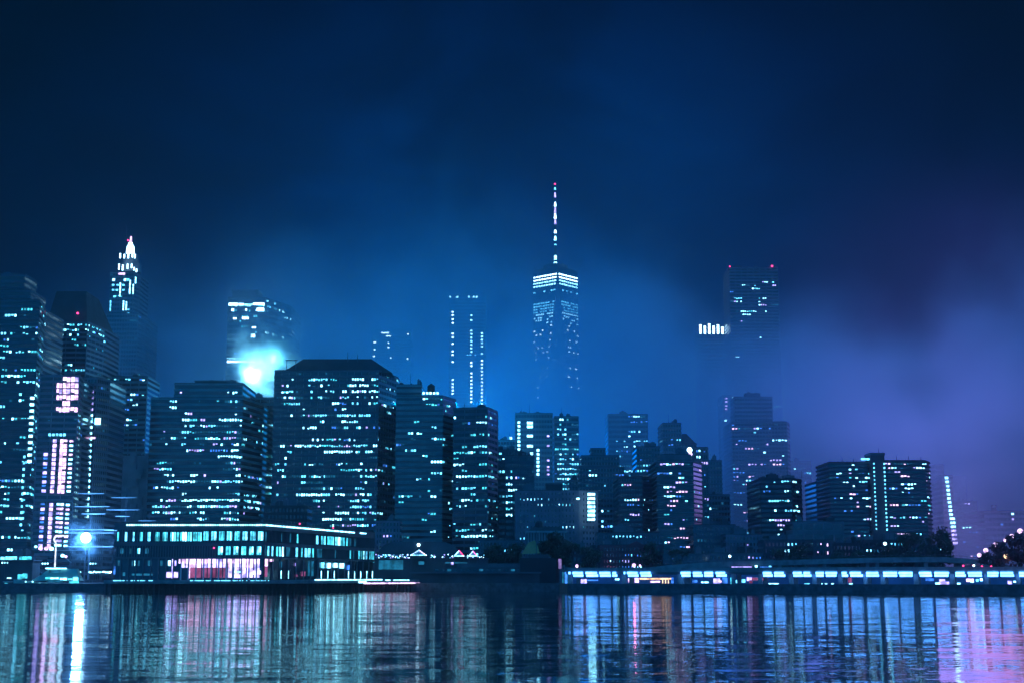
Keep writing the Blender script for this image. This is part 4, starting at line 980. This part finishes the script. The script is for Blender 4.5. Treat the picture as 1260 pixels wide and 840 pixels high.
def tin_shed():
    Y=645; root=thing('waterfront_shed','long unlit dark shed in stepped tiers on the dock in the middle','shed',(gx(600,Y),Y,0))
    q=MB(); q.box(gx(506,Y),gx(664,Y),Y,Y+14,-1,at(600,705,Y).z,BRICKD); q.build('wall',root)
    q=MB(); q.box(gx(530,Y),gx(690,Y),Y+16,Y+30,G,at(600,697,Y).z,BRICKD); q.box(gx(560,Y),gx(680,Y),Y+18,Y+28,G,at(600,692,Y).z,W_DARK); q.build('upper_tier',root)
    q=MB(); q.prism([(gx(504,Y),Y-2),(gx(666,Y),Y-2),(gx(666,Y),Y+15),(gx(504,Y),Y+15)],at(600,705,Y).z+.02,at(600,703,Y).z,STEEL); 
    q.box(gx(505,Y),gx(665,Y),Y-2.5,Y,1.2,1.7,STEEL); q.build('roof',root)
    w=[]
    for i in range(18): w.append(((gx(535+i*8,Y),Y+15.9,at(600,700.5,Y).z),0,1.8,1.0,E_D if i%5==2 else GLASS))
    put_windows(root,w)
    for i in range(20):
        q=MB(); x=gx(508+i*8.2,Y); q.tube((x,Y-2.2,-1.5),(x,Y-2.2,3),.3,.3,PIERW,6); q.build('pile',root)
tin_shed()
def colonnade():
    Y=780; root=thing('columned_hall','pale columned hall with dark roof and cupola rising over the dark trees','hall',(gx(672,Y),Y,G))
    z=at(672,655,Y).z; q=MB(); q.box(gx(648,Y),gx(700,Y),Y,Y+20,G,z,W_GREY); q.build('wall',root)
    q=MB(); q.box(gx(647,Y),gx(697,Y),Y-2,Y+21,z,at(672,652.5,Y).z,W_PALE); q.build('cornice',root)
    q=MB(); za=at(672,652.4,Y).z; q.prism([(gx(650,Y),Y),(gx(694,Y),Y),(gx(694,Y),Y+18),(gx(650,Y),Y+18)],za,at(672,647,Y).z,ROOF,top=[(gx(656,Y),Y+7),(gx(690,Y),Y+7),(gx(690,Y),Y+11),(gx(656,Y),Y+11)])
    cx=gx(664,Y); q.tube((cx,Y+8,za),(cx,Y+8,at(664,644,Y).z),2.6,2.2,ROOF,8); q.ball((cx,Y+8,at(664,644,Y).z),2.3,ROOF,8,6); q.tube((cx,Y+8,at(664,642,Y).z),(cx,Y+8,at(664,637,Y).z),.3,.1,ROOF,5); q.build('roof',root)
    for i in range(14):
        x=gx(650+i*3.4,Y); q=MB(); q.tube((x,Y-1.3,G),(x,Y-1.3,z),.4,.35,W_PALE,8); q.build('column',root)
colonnade()
aw=MB(); Y=655
P=[at(642,681,Y),at(650,667,Y),at(658,664,Y),at(662,672,Y),at(664,680,Y)]
n=len(P)
aw.face(P[::-1],CANVAS); aw.face([p+Vector((0,.25,0)) for p in P],CANVAS)
for i in range(n):
    j=(i+1)%n; aw.face([P[i],P[j],P[j]+Vector((0,.25,0)),P[i]+Vector((0,.25,0))],CANVAS)
o=aw.build('sail'); bpy.data.objects.remove(o)
sroot=thing('furled_boat','dark moored schooner with a dull ochre sail left of the dark trees','sailing boat',(gx(655,Y),Y,G)); sroot.name='moored_schooner'
aw.build('sail',sroot); q=MB(); q.tube((gx(660,Y),Y,G),(gx(660,Y),Y,at(660,650,Y).z),.25,.12,STEEL,6); q.build('mast',sroot)
q=MB(); q.prism([(gx(640,Y),Y-2),(gx(684,Y),Y-2),(gx(688,Y),Y+1),(gx(684,Y),Y+4),(gx(640,Y),Y+4)],G-.5,at(650,686,Y).z,W_BLACK); q.box(gx(650,Y),gx(675,Y),Y-1,Y+3,at(650,686,Y).z,at(650,681.5,Y).z,BRICKD); q.build('hull',sroot)

# ================================================================== trees
def tree(u,vt,Y,w,label,leaf=LEAF,n=1500,group='dark trees along the waterfront',seed=1,base=G,tall=1.0,vb=None):
    R=random.Random(seed); top=at(u,vt,Y); x=top.x; H=top.z-base
    root=thing('tree',label,'tree',(x,Y,base),group)
    rw=w/2*Y/F
    q=MB(); q.tube((x,Y,base-.1),(x+.2,Y,base+H*.45),H*.035,H*.022,BARK,7)
    clumps=[]
    for i in range(16):
        a=R.uniform(0,2*math.pi); rr=R.uniform(.2,.85)*rw; z=base+H*R.uniform(.4,.9)
        k=1-abs((z-base)/H-.62)*1.3; c=Vector((x+math.cos(a)*rr*k,Y+math.sin(a)*rr*k,z)); clumps.append((c,R.uniform(.22,.42)*rw))
        q.tube((x,Y,base+H*R.uniform(.25,.42)),c,H*.012,H*.004,BARK,5)
    clumps.append((Vector((x,Y,base+H*.84)),rw*.33))
    q.build('trunk',root)
    q=MB(); s=max(.35,H*.03); k=q.mi(leaf)
    for i in range(n):
        c,r=R.choice(clumps); d=Vector((R.gauss(0,1),R.gauss(0,1),R.gauss(0,1))).normalized()*r*R.uniform(.5,1.1); p=c+d
        if p.z>top.z+.3 or p.z<base+1: continue
        a=Vector((R.gauss(0,1),R.gauss(0,1),R.gauss(0,1))).normalized(); b=a.orthogonal().normalized(); ss=s*R.uniform(.6,1.4)
        q.face([p-a*ss-b*ss*.4,p+b*ss*.7,p+a*ss,p-b*ss*.7],leaf)
    q.build('crown',root)
TR=[(1122,651,690,42,'broad dark tree in front of the right brown wing'),(1156,648,690,44,'tall dark tree edging the violet mist'),
    (1095,668,692,36,'low dark tree left of the broad waterfront tree'),(1060,674,692,40,'bushy dark tree before the lilac sign band'),
    (1030,676,694,36,'dark tree right of the four square pink windows'),(985,668,700,34,'dark tree left of the four square pink windows'),(958,674,700,34,'small dark tree at the crest of the ramp'),
    (682,652,690,34,'large dark tree in front of the columned hall'),(667,662,692,26,'dense dark tree beside the ochre sail'),(700,664,690,30,'dark tree standing over the viaduct end'),
    (606,668,700,36,'dark tree right of the lit tents'),(632,667,700,34,'dark tree left of the columned hall'),(725,668,700,30,'dark tree before the flat roofed brick warehouse'),
    (802,664,705,30,'dark tree behind the right end of the gabled row'),(835,674,702,34,'round dark tree left of the blue glazed shed')]
for i,(u,v,Y,w,l) in enumerate(TR): tree(u,v,Y,w,l,seed=20+i,n=1300)
for i,(u,v,Y,w,l) in enumerate([(1228,664,560,36,'rose lit tree nearest the violet glow by the bridge ramp'),(1252,652,545,44,'tallest rose lit tree at the right frame edge'),(1212,678,570,26,'smallest rose lit tree by the red tail lights'),(1272,650,540,40,'rose lit tree cut off by the right frame edge')]):
    tree(u,v,Y,w,l,LEAFR,1700,'rose lit trees by the bridge ramp',70+i)

# ================================================================== viaduct with lamp panels
def viaduct():
    pts=[(696,585),(1262,520),(1340,505)]
    W=[Vector((gx(u,Y),Y)) for u,Y in pts]
    root=thing('elevated_highway','long elevated highway along the river lined with brilliant white underside lamps','viaduct',(W[0].x,W[0].y,G))
    q=MB()
    zl=7.45
    for a,b in zip(W[:-1],W[1:]):
        d=(b-a).normalized(); n=Vector((d.y,-d.x))
        q.prism([tuple(a),tuple(b),tuple(b-n*14),tuple(a-n*14)],zl+.5,zl+1.6,CONC)
        q.prism([tuple(a+n*.3),tuple(b+n*.3),tuple(b),tuple(a)],zl+1.1,zl+2.3,CONC)
    q.build('deck',root)
    q=MB()
    for a,b in zip(W[:-1],W[1:]):
        d=(b-a).normalized(); n=Vector((d.y,-d.x)); q.prism([tuple(a-n*.6),tuple(b-n*.6),tuple(b-n*1.2),tuple(a-n*1.2)],zl-.25,zl+.5,STEEL); q.prism([tuple(a-n*12),tuple(b-n*12),tuple(b-n*12.6),tuple(a-n*12.6)],zl-.5,zl+.5,STEEL)
    q.build('girder',root)
    a,b=W[0],W[1]
    for u in (700,766,836,901,934,972,1001,1033,1064,1085,1126,1171,1213,1252):
        c=on_face(a,b,u,705); d=(b-a).normalized(); n=Vector((d.y,-d.x)); wd=2.6 if u in(836,) else 1.5
        for back in (2,12): q=MB(); q.obox(Vector((c.x,c.y))-n*back,d,wd,1.4,G-1,zl+.5,CONC); q.build('column',root)
    SEG=[(700,703),(705,718),(721,737),(738,752),(754,761),(768,770),(772,787),(788,803),(838,851),(853,866),(867,879),(881,895),(939,952),(953,967),(976,988),(989,999),(1004,1014),(1016,1030),(1036,1044),(1046,1062),(1066,1083),(1087,1104),(1106,1124),(1131,1148),(1150,1168),(1176,1189),(1191,1209),(1215,1229),(1231,1248),(1254,1268)]
    R=[]
    d=(b-a).normalized(); n=Vector((d.y,-d.x)); ang=math.atan2(d.y,d.x)
    for k,(u0,u1) in enumerate(SEG):
        # a tilted lamp panel under the deck, and its lower fellow
        for (v0,v1,du) in ((703.0,705.7,0),(706.1,708.9,1.5)):
            if k in(0,5) and du: continue
            p0=on_face(a,b,u0+du*rnd.random(),v1); p1=on_face(a,b,u1-(3-du)*rnd.random(),v1); t=on_face(a,b,u0,v0)
            c=(p0+p1)/2; q=MB(); zc0,zc1=p0.z,t.z
            q.obox(Vector((c.x,c.y))+n*(.35),d,(p1-p0).length,.25,zc0,zc1,E_FDR); q.build('lamp_panel',root)
viaduct()
def esplanade():
    # quay wall and blue lit undercroft
    A=Vector((gx(690,606),606.)); B=Vector((gx(1262,540),540.)); d=(B-A).normalized(); n=Vector((d.y,-d.x))
    root=thing('undercroft_wall','low blue lit wall with shopfront panels beneath the elevated highway','wall',(A.x,A.y,G))
    q=MB(); q.prism([tuple(A),tuple(B),tuple(B-n*1),tuple(A-n*1)],G-.5,8.2,mat('blue_lit_concrete',(.16,.32,.6),.7)); q.build('wall_panel',root)  # blue lamp light put into the wall colour
    R=[]
    for (u0,u1,v0,v1,m) in ((712,722,712,717,E_L),(723,736,712.5,714,E_B),(757,762,711,713,E_W),(766,770,711,716,E_Y),(773,777,711,716,E_P),(781,786,710.5,716,E_P),
        (787,826,710.5,712.3,E_Y),(815,816,712.5,717,E_Y),(818.5,819.5,712.5,717,E_Y),(822,823,712.5,717,E_Y),(800,812,714,716,E_P),(826,829,710,717,E_B),
        (842,846,711,717,E_T),(852,858,713,716,E_B),(863,865.5,715,716.5,E_W),(867,872,715,716.5,E_W),(878,886,711,717,E_L),(883,888,713.5,716,E_P),(889,895,710,717,E_B),(899,903,710,718,E_T),
        (905,909,713,716.5,E_C),(911,917,712,716,E_C),(919,925,709.5,714,E_L),(925,945,710,713.5,E_RO),(931,934,710,713,E_W),(922,926,713,717,E_RO),(946,958,717,718.2,E_W),(990,996,717,718,E_C),(1006,1012,717,718.3,E_W),(1015,1018,717,718.2,E_W),(1023,1026,717,718,E_W),(1043.5,1048,710,716,E_RO),(1045,1049,717,718.2,E_W),
        (1139,1149,711,714,E_B),(1151,1156,716,718.5,E_W),(1156,1163,712,719,E_L),(1163,1168,715,719,E_L),(1170,1182,716.5,718.2,E_W),(1189,1198,711.5,715,E_P),(1194,1198,713,716,E_W),(1201,1204,712,715,E_C),(1206,1209,711,714,E_W),(1240,1245,714,718,E_L),(1247,1250,714,716,E_W)):
        R.append((u0,u1,v0,v1,m))
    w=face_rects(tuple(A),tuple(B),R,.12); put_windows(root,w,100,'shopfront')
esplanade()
# curved ramp
def ramp():
    prof=[(752,703.5),(790,698.5),(830,694),(870,691),(920,689.5),(980,688),(1050,686),(1110,684.8),(1160,684.6),(1190,686.5),(1215,690),(1240,694.5),(1275,701)]
    Y=640; root=thing('bridge_ramp','long dark curving bridge ramp rising behind the elevated highway','ramp',(gx(1000,Y),Y,G))
    P=[]
    for i,(u,v) in enumerate(prof):
        yy=Y-(i/12)**2*55; P.append(at(u,v,yy))
    q=MB(); k=q.mi(CONC)
    for a,b in zip(P[:-1],P[1:]):
        n=len(q.v)
        for p in (a,b):
            q.v+=[(p.x,p.y,p.z),(p.x,p.y,p.z-2.2),(p.x,p.y+12,p.z-2.2),(p.x,p.y+12,p.z)]
        for f in ((0,1,5,4),(1,2,6,5),(2,3,7,6),(3,0,4,7)): q.f.append(tuple(n+j for j in f)); q.m.append(k)
    q.build('deck',root)
    q=MB()
    for a,b in zip(P[:-1],P[1:]):
        q.tube(a+Vector((0,0,.9)),b+Vector((0,0,.9)),.08,.08,STEEL,4)
        for t in(0,.25,.5,.75): c=a.lerp(b,t); q.tube(c,c+Vector((0,0,.9)),.06,.06,STEEL,4)
    q.build('railing',root)
    for (u) in (800,850,905,960,1015,1068,1080,1140,1185,1225):
        j=max(i for i,(uu,_) in enumerate(prof) if uu<=u); t=(u-prof[j][0])/(prof[j+1][0]-prof[j][0]); p=P[j].lerp(P[j+1],t)
        q=MB(); q.box(p.x-.8,p.x+.8,p.y+1,p.y+11,G,p.z-2.2,CONC); q.build('column',root)
    w=[]
    for (u0,u1,v0,v1,m) in ((900,925,696.4,697.6,E_L),(929,932,695,698,E_W),(946,949,695.5,697.5,E_C),(935,950,696.5,697.3,E_B),(1000,1010,691,692,E_D)): w.append((u0,u1,v0,v1,m))
    put_windows(root,face_rects((gx(700,632),632),(gx(1200,632),632),w,.1),100,'lamp_strip')
    # twilight bays seen beneath the ramp
ramp()

# ------------------------------------------------------------------ vehicles on the ramp (tiny in the picture)
def car(u,v,Y,label,lamp):
    c=at(u,v,Y); z=c.z; root=thing('car',label,'car',(c.x,Y,z),'cars queuing by the bridge ramp')
    q=MB(); q.prism([(c.x-2.2,Y-.9),(c.x+2.2,Y-.9),(c.x+2.2,Y+.9),(c.x-2.2,Y+.9)],z+.3,z+.9,W_DARK); q.prism([(c.x-1.4,Y-.8),(c.x+1.1,Y-.8),(c.x+1.1,Y+.8),(c.x-1.4,Y+.8)],z+.9,z+1.45,GLASS,top=[(c.x-.9,Y-.7),(c.x+.7,Y-.7),(c.x+.7,Y+.7),(c.x-.9,Y+.7)]); q.build('body',root)
    for dx in(-1.4,1.4):
        q=MB(); q.tube((c.x+dx,Y-.95,z+.32),(c.x+dx,Y+.95,z+.32),.32,.32,W_BLACK,10); q.build('wheel',root)
    for s in(-1.7,1.7): q=MB(); q.ball((c.x+s,Y-1.0,z+.7),.38,lamp,6,4); q.build('tail_lamp' if lamp is E_R else 'headlight',root)
car(1190,697.8,531,'car with glowing red tail lights, leftmost of the queue',E_R)
car(1203,697.6,529.5,'car with white headlights between two red lit cars',E_WW)
car(1213,698.8,528,'car with dim red tail lights, rightmost of the queue',E_R)
# bridge lamps
for i,(u,v,r) in enumerate(((1205,682.5,.9),(1213,677,1.0),(1225,670,1.1),(1237,664,.8),(1245,659.5,1.0),(1255.5,653.5,1.2))):
    Y=600-i*5
    street_lamp(u,v,Y,1,['lowest pink lamp of the rising chain at the right','second pink lamp up the rising chain','large pink lamp midway up the chain before the rose lit trees','fourth pink lamp up the chain of bridge lamps','fifth pink lamp up, just under the topmost','topmost pink lamp of the chain at the right frame edge'][i],'pink lamps climbing the bridge approach',E_P,r=r)
street_lamp(1238,684,548,1,'amber lamp beneath the rose lit trees',m=E_Y,r=.9,group='pink lamps climbing the bridge approach')

# ================================================================== air
def vol_mat(name, build):
    m=bpy.data.materials.new(name); m.use_nodes=True; nt=m.node_tree; nt.nodes.clear()
    o=nt.nodes.new('ShaderNodeOutputMaterial'); v=nt.nodes.new('ShaderNodeVolumePrincipled')
    v.inputs['Color'].default_value=(.72,.88,1,1); v.inputs['Anisotropy'].default_value=0; v.inputs['Density'].default_value=0
    nt.links.new(v.outputs[0],o.inputs['Volume']); build(nt,v); return m
hz=MB(); hz.box(-3600,3600,-400,5400,-3,570,None or STEEL)
HZM=vol_mat('thin_air_haze',lambda nt,v:setattr(v.inputs['Density'],'default_value',.00016))
hz.mats=[HZM]; HZM.node_tree.nodes['Principled Volume'].inputs['Anisotropy'].default_value=.72; tag(hz.build('haze'),'thin night haze over the river and city',kind='stuff')

def fog_nodes(nt,v):
    N=nt.nodes; Lk=nt.links
    def math_(op,a,b=None,c=None):
        n=N.new('ShaderNodeMath'); n.operation=op
        for i,x in enumerate((a,b,c)):
            if x is None: continue
            if isinstance(x,(int,float)): n.inputs[i].default_value=x
            else: Lk.new(x,n.inputs[i])
        return n.outputs[0]
    def smooth(x,a,b,o0=0,o1=1):
        r=N.new('ShaderNodeMapRange'); r.interpolation_type='SMOOTHSTEP'; Lk.new(x,r.inputs['Value'])
        r.inputs['From Min'].default_value=a; r.inputs['From Max'].default_value=b; r.inputs['To Min'].default_value=o0; r.inputs['To Max'].default_value=o1
        return r.outputs['Result']
    g=N.new('ShaderNodeNewGeometry'); s=N.new('ShaderNodeSeparateXYZ'); Lk.new(g.outputs['Position'],s.inputs[0])
    X,Y,Z=s.outputs
    n1=N.new('ShaderNodeTexNoise'); n1.inputs['Scale'].default_value=.0035; n1.inputs['Detail'].default_value=2; Lk.new(g.outputs['Position'],n1.inputs['Vector'])
    n2=N.new('ShaderNodeTexNoise'); n2.inputs['Scale'].default_value=.011; n2.inputs['Detail'].default_value=5; Lk.new(g.outputs['Position'],n2.inputs['Vector'])
    # ceiling of the bank: low at the left, highest round the tallest tower
    ceil=math_('ADD', smooth(X,-480,-40,165,268), smooth(X,60,220,0,-58))
    zz=math_('ADD',Z, math_('MULTIPLY', math_('SUBTRACT',n1.outputs['Fac'],.5), -215.))
    zz=math_('ADD',zz, math_('MULTIPLY', math_('SUBTRACT',n2.outputs['Fac'],.5), -170.))
    h=math_('SUBTRACT',zz,ceil)
    d=smooth(h,-75,45,1,0)
    d=math_('MULTIPLY',d,smooth(Y,FOG_Y0,FOG_Y0+160,0,1))
    d=math_('MULTIPLY',d,smooth(X,-780,-300,0.1,1))
    d=math_('MULTIPLY',d,smooth(n2.outputs['Fac'],.36,.62,.15,1.9))
    d=math_('MULTIPLY',d,smooth(X,60,230,1,1.7))
    Lk.new(math_('MULTIPLY',d,FOG_D),v.inputs['Density'])
FOG_Y0=980; FOG_D=.0041
fm=MB(); fm.box(-800,1150,FOG_Y0,2150,6,470,STEEL); FM=vol_mat('fog_bank_air',fog_nodes); FM.cycles.volume_step_rate=1.0
fm.mats=[FM]; fo=tag(fm.build('haze'),'luminous fog bank lying between the towers and hiding their middles',kind='stuff')

# floodlit steam
def steam_nodes(cx,cy,cz,R,D):
    def f(nt,v):
        N=nt.nodes; Lk=nt.links
        g=N.new('ShaderNodeNewGeometry')
        sub=N.new('ShaderNodeVectorMath'); sub.operation='SUBTRACT'; sub.inputs[1].default_value=(cx,cy,cz); Lk.new(g.outputs['Position'],sub.inputs[0])
        n=N.new('ShaderNodeTexNoise'); n.inputs['Scale'].default_value=1.1/R*1.4; n.inputs['Detail'].default_value=4; Lk.new(g.outputs['Position'],n.inputs['Vector'])
        ln=N.new('ShaderNodeVectorMath'); ln.operation='LENGTH'; Lk.new(sub.outputs[0],ln.inputs[0])
        a=N.new('ShaderNodeMath'); a.operation='MULTIPLY_ADD'; Lk.new(n.outputs['Fac'],a.inputs[0]); a.inputs[1].default_value=R*1.7; Lk.new(ln.outputs['Value'],a.inputs[2])
        r=N.new('ShaderNodeMapRange'); r.interpolation_type='SMOOTHSTEP'; Lk.new(a.outputs[0],r.inputs['Value']); r.inputs['From Min'].default_value=R*.85; r.inputs['From Max'].default_value=R*1.6; r.inputs['To Min'].default_value=D; r.inputs['To Max'].default_value=0
        n3=N.new('ShaderNodeTexNoise'); n3.inputs['Scale'].default_value=3.4/R; n3.inputs['Detail'].default_value=5; Lk.new(g.outputs['Position'],n3.inputs['Vector'])
        r3=N.new('ShaderNodeMapRange'); r3.interpolation_type='SMOOTHSTEP'; Lk.new(n3.outputs['Fac'],r3.inputs['Value']); r3.inputs['From Min'].default_value=.45; r3.inputs['From Max'].default_value=.58; r3.inputs['To Min'].default_value=.12; r3.inputs['To Max'].default_value=2.2
        k=N.new('ShaderNodeMath'); k.operation='MULTIPLY'; Lk.new(r.outputs['Result'],k.inputs[0]); Lk.new(r3.outputs['Result'],k.inputs[1])
        Lk.new(k.outputs[0],v.inputs['Density'])
    return f
def steam(u,v,Y,R,D,label):
    c=at(u,v,Y); q=MB(); q.ball(c,R*1.05,STEEL,24,14); m=vol_mat('steam',steam_nodes(c.x,c.y,c.z,R,D)); q.mats=[m]
    m.cycles.volume_step_rate=.35
    tag(q.build('steam_plume',smooth=True),label,kind='stuff'); return c
ST=steam(330,441,1038,44,.14,'billow of brightly floodlit steam between two office blocks')

steam(106,662,688,17,.012,'thin mist added for the blue halo around the quay floodlight')  # mist added to draw the lens bloom round the floodlight
# ------------------------------------------------------------------ lamps
def lamp(name,loc,col,power,r=3):
    d=bpy.data.lights.new(name,'POINT'); d.energy=power; d.color=col; d.shadow_soft_size=r
    o=bpy.data.objects.new(name,d); COL.objects.link(o); o.location=loc; return o
K=2.0e4
CY=(0,.36,1.0); BL=(0,.22,1.0); VI=(.05,.20,1.0); VR=(.24,.24,1.0); RO=(.6,.3,1.0)
lamp('steam_floodlight_and_fill',at(311,461,1026),(.26,.82,1.0),9*K,3)
lamp('steam_floodlight_and_fill',at(337,440,1030),(.15,.72,1.0),3*K,3)  # second lamp added to stretch the steam glow diagonally
lamp('rooftop_floodlight',at(590,498,1010),CY,3*K,3)
lamp('quay_floodlight',(FL.x,FL.y-6,FL.z),(.10,.38,1.0),5.5*K,2)
LAMPS=[(250,560,1120,BL,4),(420,560,1150,CY,5),(530,520,1180,CY,5),(600,560,1250,BL,10),(660,560,1350,BL,10),(740,600,1250,BL,8),
       (800,560,1150,BL,2.4),(880,540,1120,VI,2.2),(960,500,1130,VI,3.0),(1060,520,1120,VR,3.6),(1140,540,1110,VR,4.4),(1195,640,1130,RO,2.8),(120,600,1150,BL,5),(340,600,1120,BL,4),(640,430,1600,BL,10),(1120,430,1180,VR,3.6),(1235,490,1150,VR,4.6)]
for (u,v,Y,c,p_) in LAMPS: lamp('fog_fill',at(u,v,Y),c,p_*K*(1.8 if c in (BL,CY) else 2.3 if c is RO else 1.75),60)  # unseen fill lamps added inside the fog to light it

lamp('tree_fill',at(1212,660,512),(1.0,.30,.75),.03*K,7)  # unseen rose fill pair added in front of the trees
lamp('tree_fill',at(1250,650,500),(1.0,.30,.75),.03*K,7)
lamp('brick_row_lamp_light',at(780,690,640),(1.0,.15,.35),.03*K,.6)
# ================================================================== world
w=bpy.data.worlds.new('World'); S.world=w; w.use_nodes=True; nt=w.node_tree; N=nt.nodes; Lk=nt.links
bg=N['Background']
tc=N.new('ShaderNodeTexCoord')
gd=(at(640,600,1000)-Vector((0,0,CAM_H))).normalized()
dot=N.new('ShaderNodeVectorMath'); dot.operation='DOT_PRODUCT'; Lk.new(tc.outputs['Generated'],dot.inputs[0]); dot.inputs[1].default_value=gd
ac=N.new('ShaderNodeMath'); ac.operation='ARCCOSINE'; Lk.new(dot.outputs['Value'],ac.inputs[0])
nz=N.new('ShaderNodeTexNoise'); nz.inputs['Scale'].default_value=3.2; nz.inputs['Detail'].default_value=5; Lk.new(tc.outputs['Generated'],nz.inputs['Vector'])
nm=N.new('ShaderNodeMath'); nm.operation='MULTIPLY_ADD'; Lk.new(nz.outputs['Fac'],nm.inputs[0]); nm.inputs[1].default_value=-.07; nm.inputs[2].default_value=.035
ad=N.new('ShaderNodeMath'); ad.operation='ADD'; Lk.new(ac.outputs[0],ad.inputs[0]); Lk.new(nm.outputs[0],ad.inputs[1])
mr=N.new('ShaderNodeMath'); mr.operation='DIVIDE'; Lk.new(ad.outputs[0],mr.inputs[0]); mr.inputs[1].default_value=math.pi
cr=N.new('ShaderNodeValToRGB'); Lk.new(mr.outputs[0],cr.inputs[0]); e=cr.color_ramp.elements
e[0].position=0; e[0].color=(.0,.045,.19,1); e[1].position=1; e[1].color=(.001,.22,.66,1)
for p_,c in ((.032,(.0,.034,.150,1)),(.063,(.0,.022,.105,1)),(.095,(.0,.008,.044,1)),(.118,(.0,.003,.018,1)),(.143,(.0,.001,.003,1)),(.25,(.0,.008,.03,1)),(.5,(.001,.13,.36,1))):
    x=e.new(p_); x.color=c
# lilac glow low in the east of the frame
gd2=(at(1190,520,1000)-Vector((0,0,CAM_H))).normalized()
d2=N.new('ShaderNodeVectorMath'); d2.operation='DOT_PRODUCT'; Lk.new(tc.outputs['Generated'],d2.inputs[0]); d2.inputs[1].default_value=gd2
a2=N.new('ShaderNodeMath'); a2.operation='ARCCOSINE'; Lk.new(d2.outputs['Value'],a2.inputs[0])
r2=N.new('ShaderNodeMapRange'); r2.interpolation_type='SMOOTHSTEP'; Lk.new(a2.outputs[0],r2.inputs['Value']); r2.inputs['From Min'].default_value=.0; r2.inputs['From Max'].default_value=.20; r2.inputs['To Min'].default_value=1; r2.inputs['To Max'].default_value=0
m2=N.new('ShaderNodeVectorMath'); m2.operation='SCALE'; m2.inputs[0].default_value=(.02,.012,.08); Lk.new(r2.outputs['Result'],m2.inputs['Scale'])
a3=N.new('ShaderNodeVectorMath'); a3.operation='ADD'; Lk.new(cr.outputs['Color'],a3.inputs[0]); Lk.new(m2.outputs[0],a3.inputs[1])
cn=N.new('ShaderNodeTexNoise'); cn.inputs['Scale'].default_value=5.5; cn.inputs['Detail'].default_value=6; cn.inputs['Roughness'].default_value=.55; cn.inputs['Distortion'].default_value=.6
cm=N.new('ShaderNodeMapping'); cm.inputs['Scale'].default_value=(1,1,1.7); Lk.new(tc.outputs['Generated'],cm.inputs['Vector']); Lk.new(cm.outputs[0],cn.inputs['Vector'])
cr2=N.new('ShaderNodeMapRange'); cr2.interpolation_type='SMOOTHSTEP'; Lk.new(cn.outputs['Fac'],cr2.inputs['Value']); cr2.inputs['From Min'].default_value=.35; cr2.inputs['From Max'].default_value=.68; cr2.inputs['To Min'].default_value=.75; cr2.inputs['To Max'].default_value=1.75
a4=N.new('ShaderNodeVectorMath'); a4.operation='SCALE'; Lk.new(a3.outputs[0],a4.inputs[0]); Lk.new(cr2.outputs['Result'],a4.inputs['Scale'])
Lk.new(a4.outputs[0],bg.inputs['Color']); bg.inputs['Strength'].default_value=1.0

# ================================================================== render settings
S.view_settings.view_transform='Standard'; S.view_settings.look='None'; S.view_settings.gamma=1; S.view_settings.exposure=0
S.view_settings.use_curve_mapping=False
c=S.cycles; c.max_bounces=6; c.diffuse_bounces=2; c.glossy_bounces=3; c.volume_bounces=1; c.transmission_bounces=2
c.use_denoising=True
try: c.denoiser='OPENIMAGEDENOISE'; c.denoising_input_passes='RGB_ALBEDO_NORMAL'
except Exception: pass
c.volume_max_steps=256; c.sample_clamp_indirect=6; c.caustics_reflective=False; c.caustics_refractive=False
print('windows as objects', N_WIN[0], 'objects', len(S.objects))
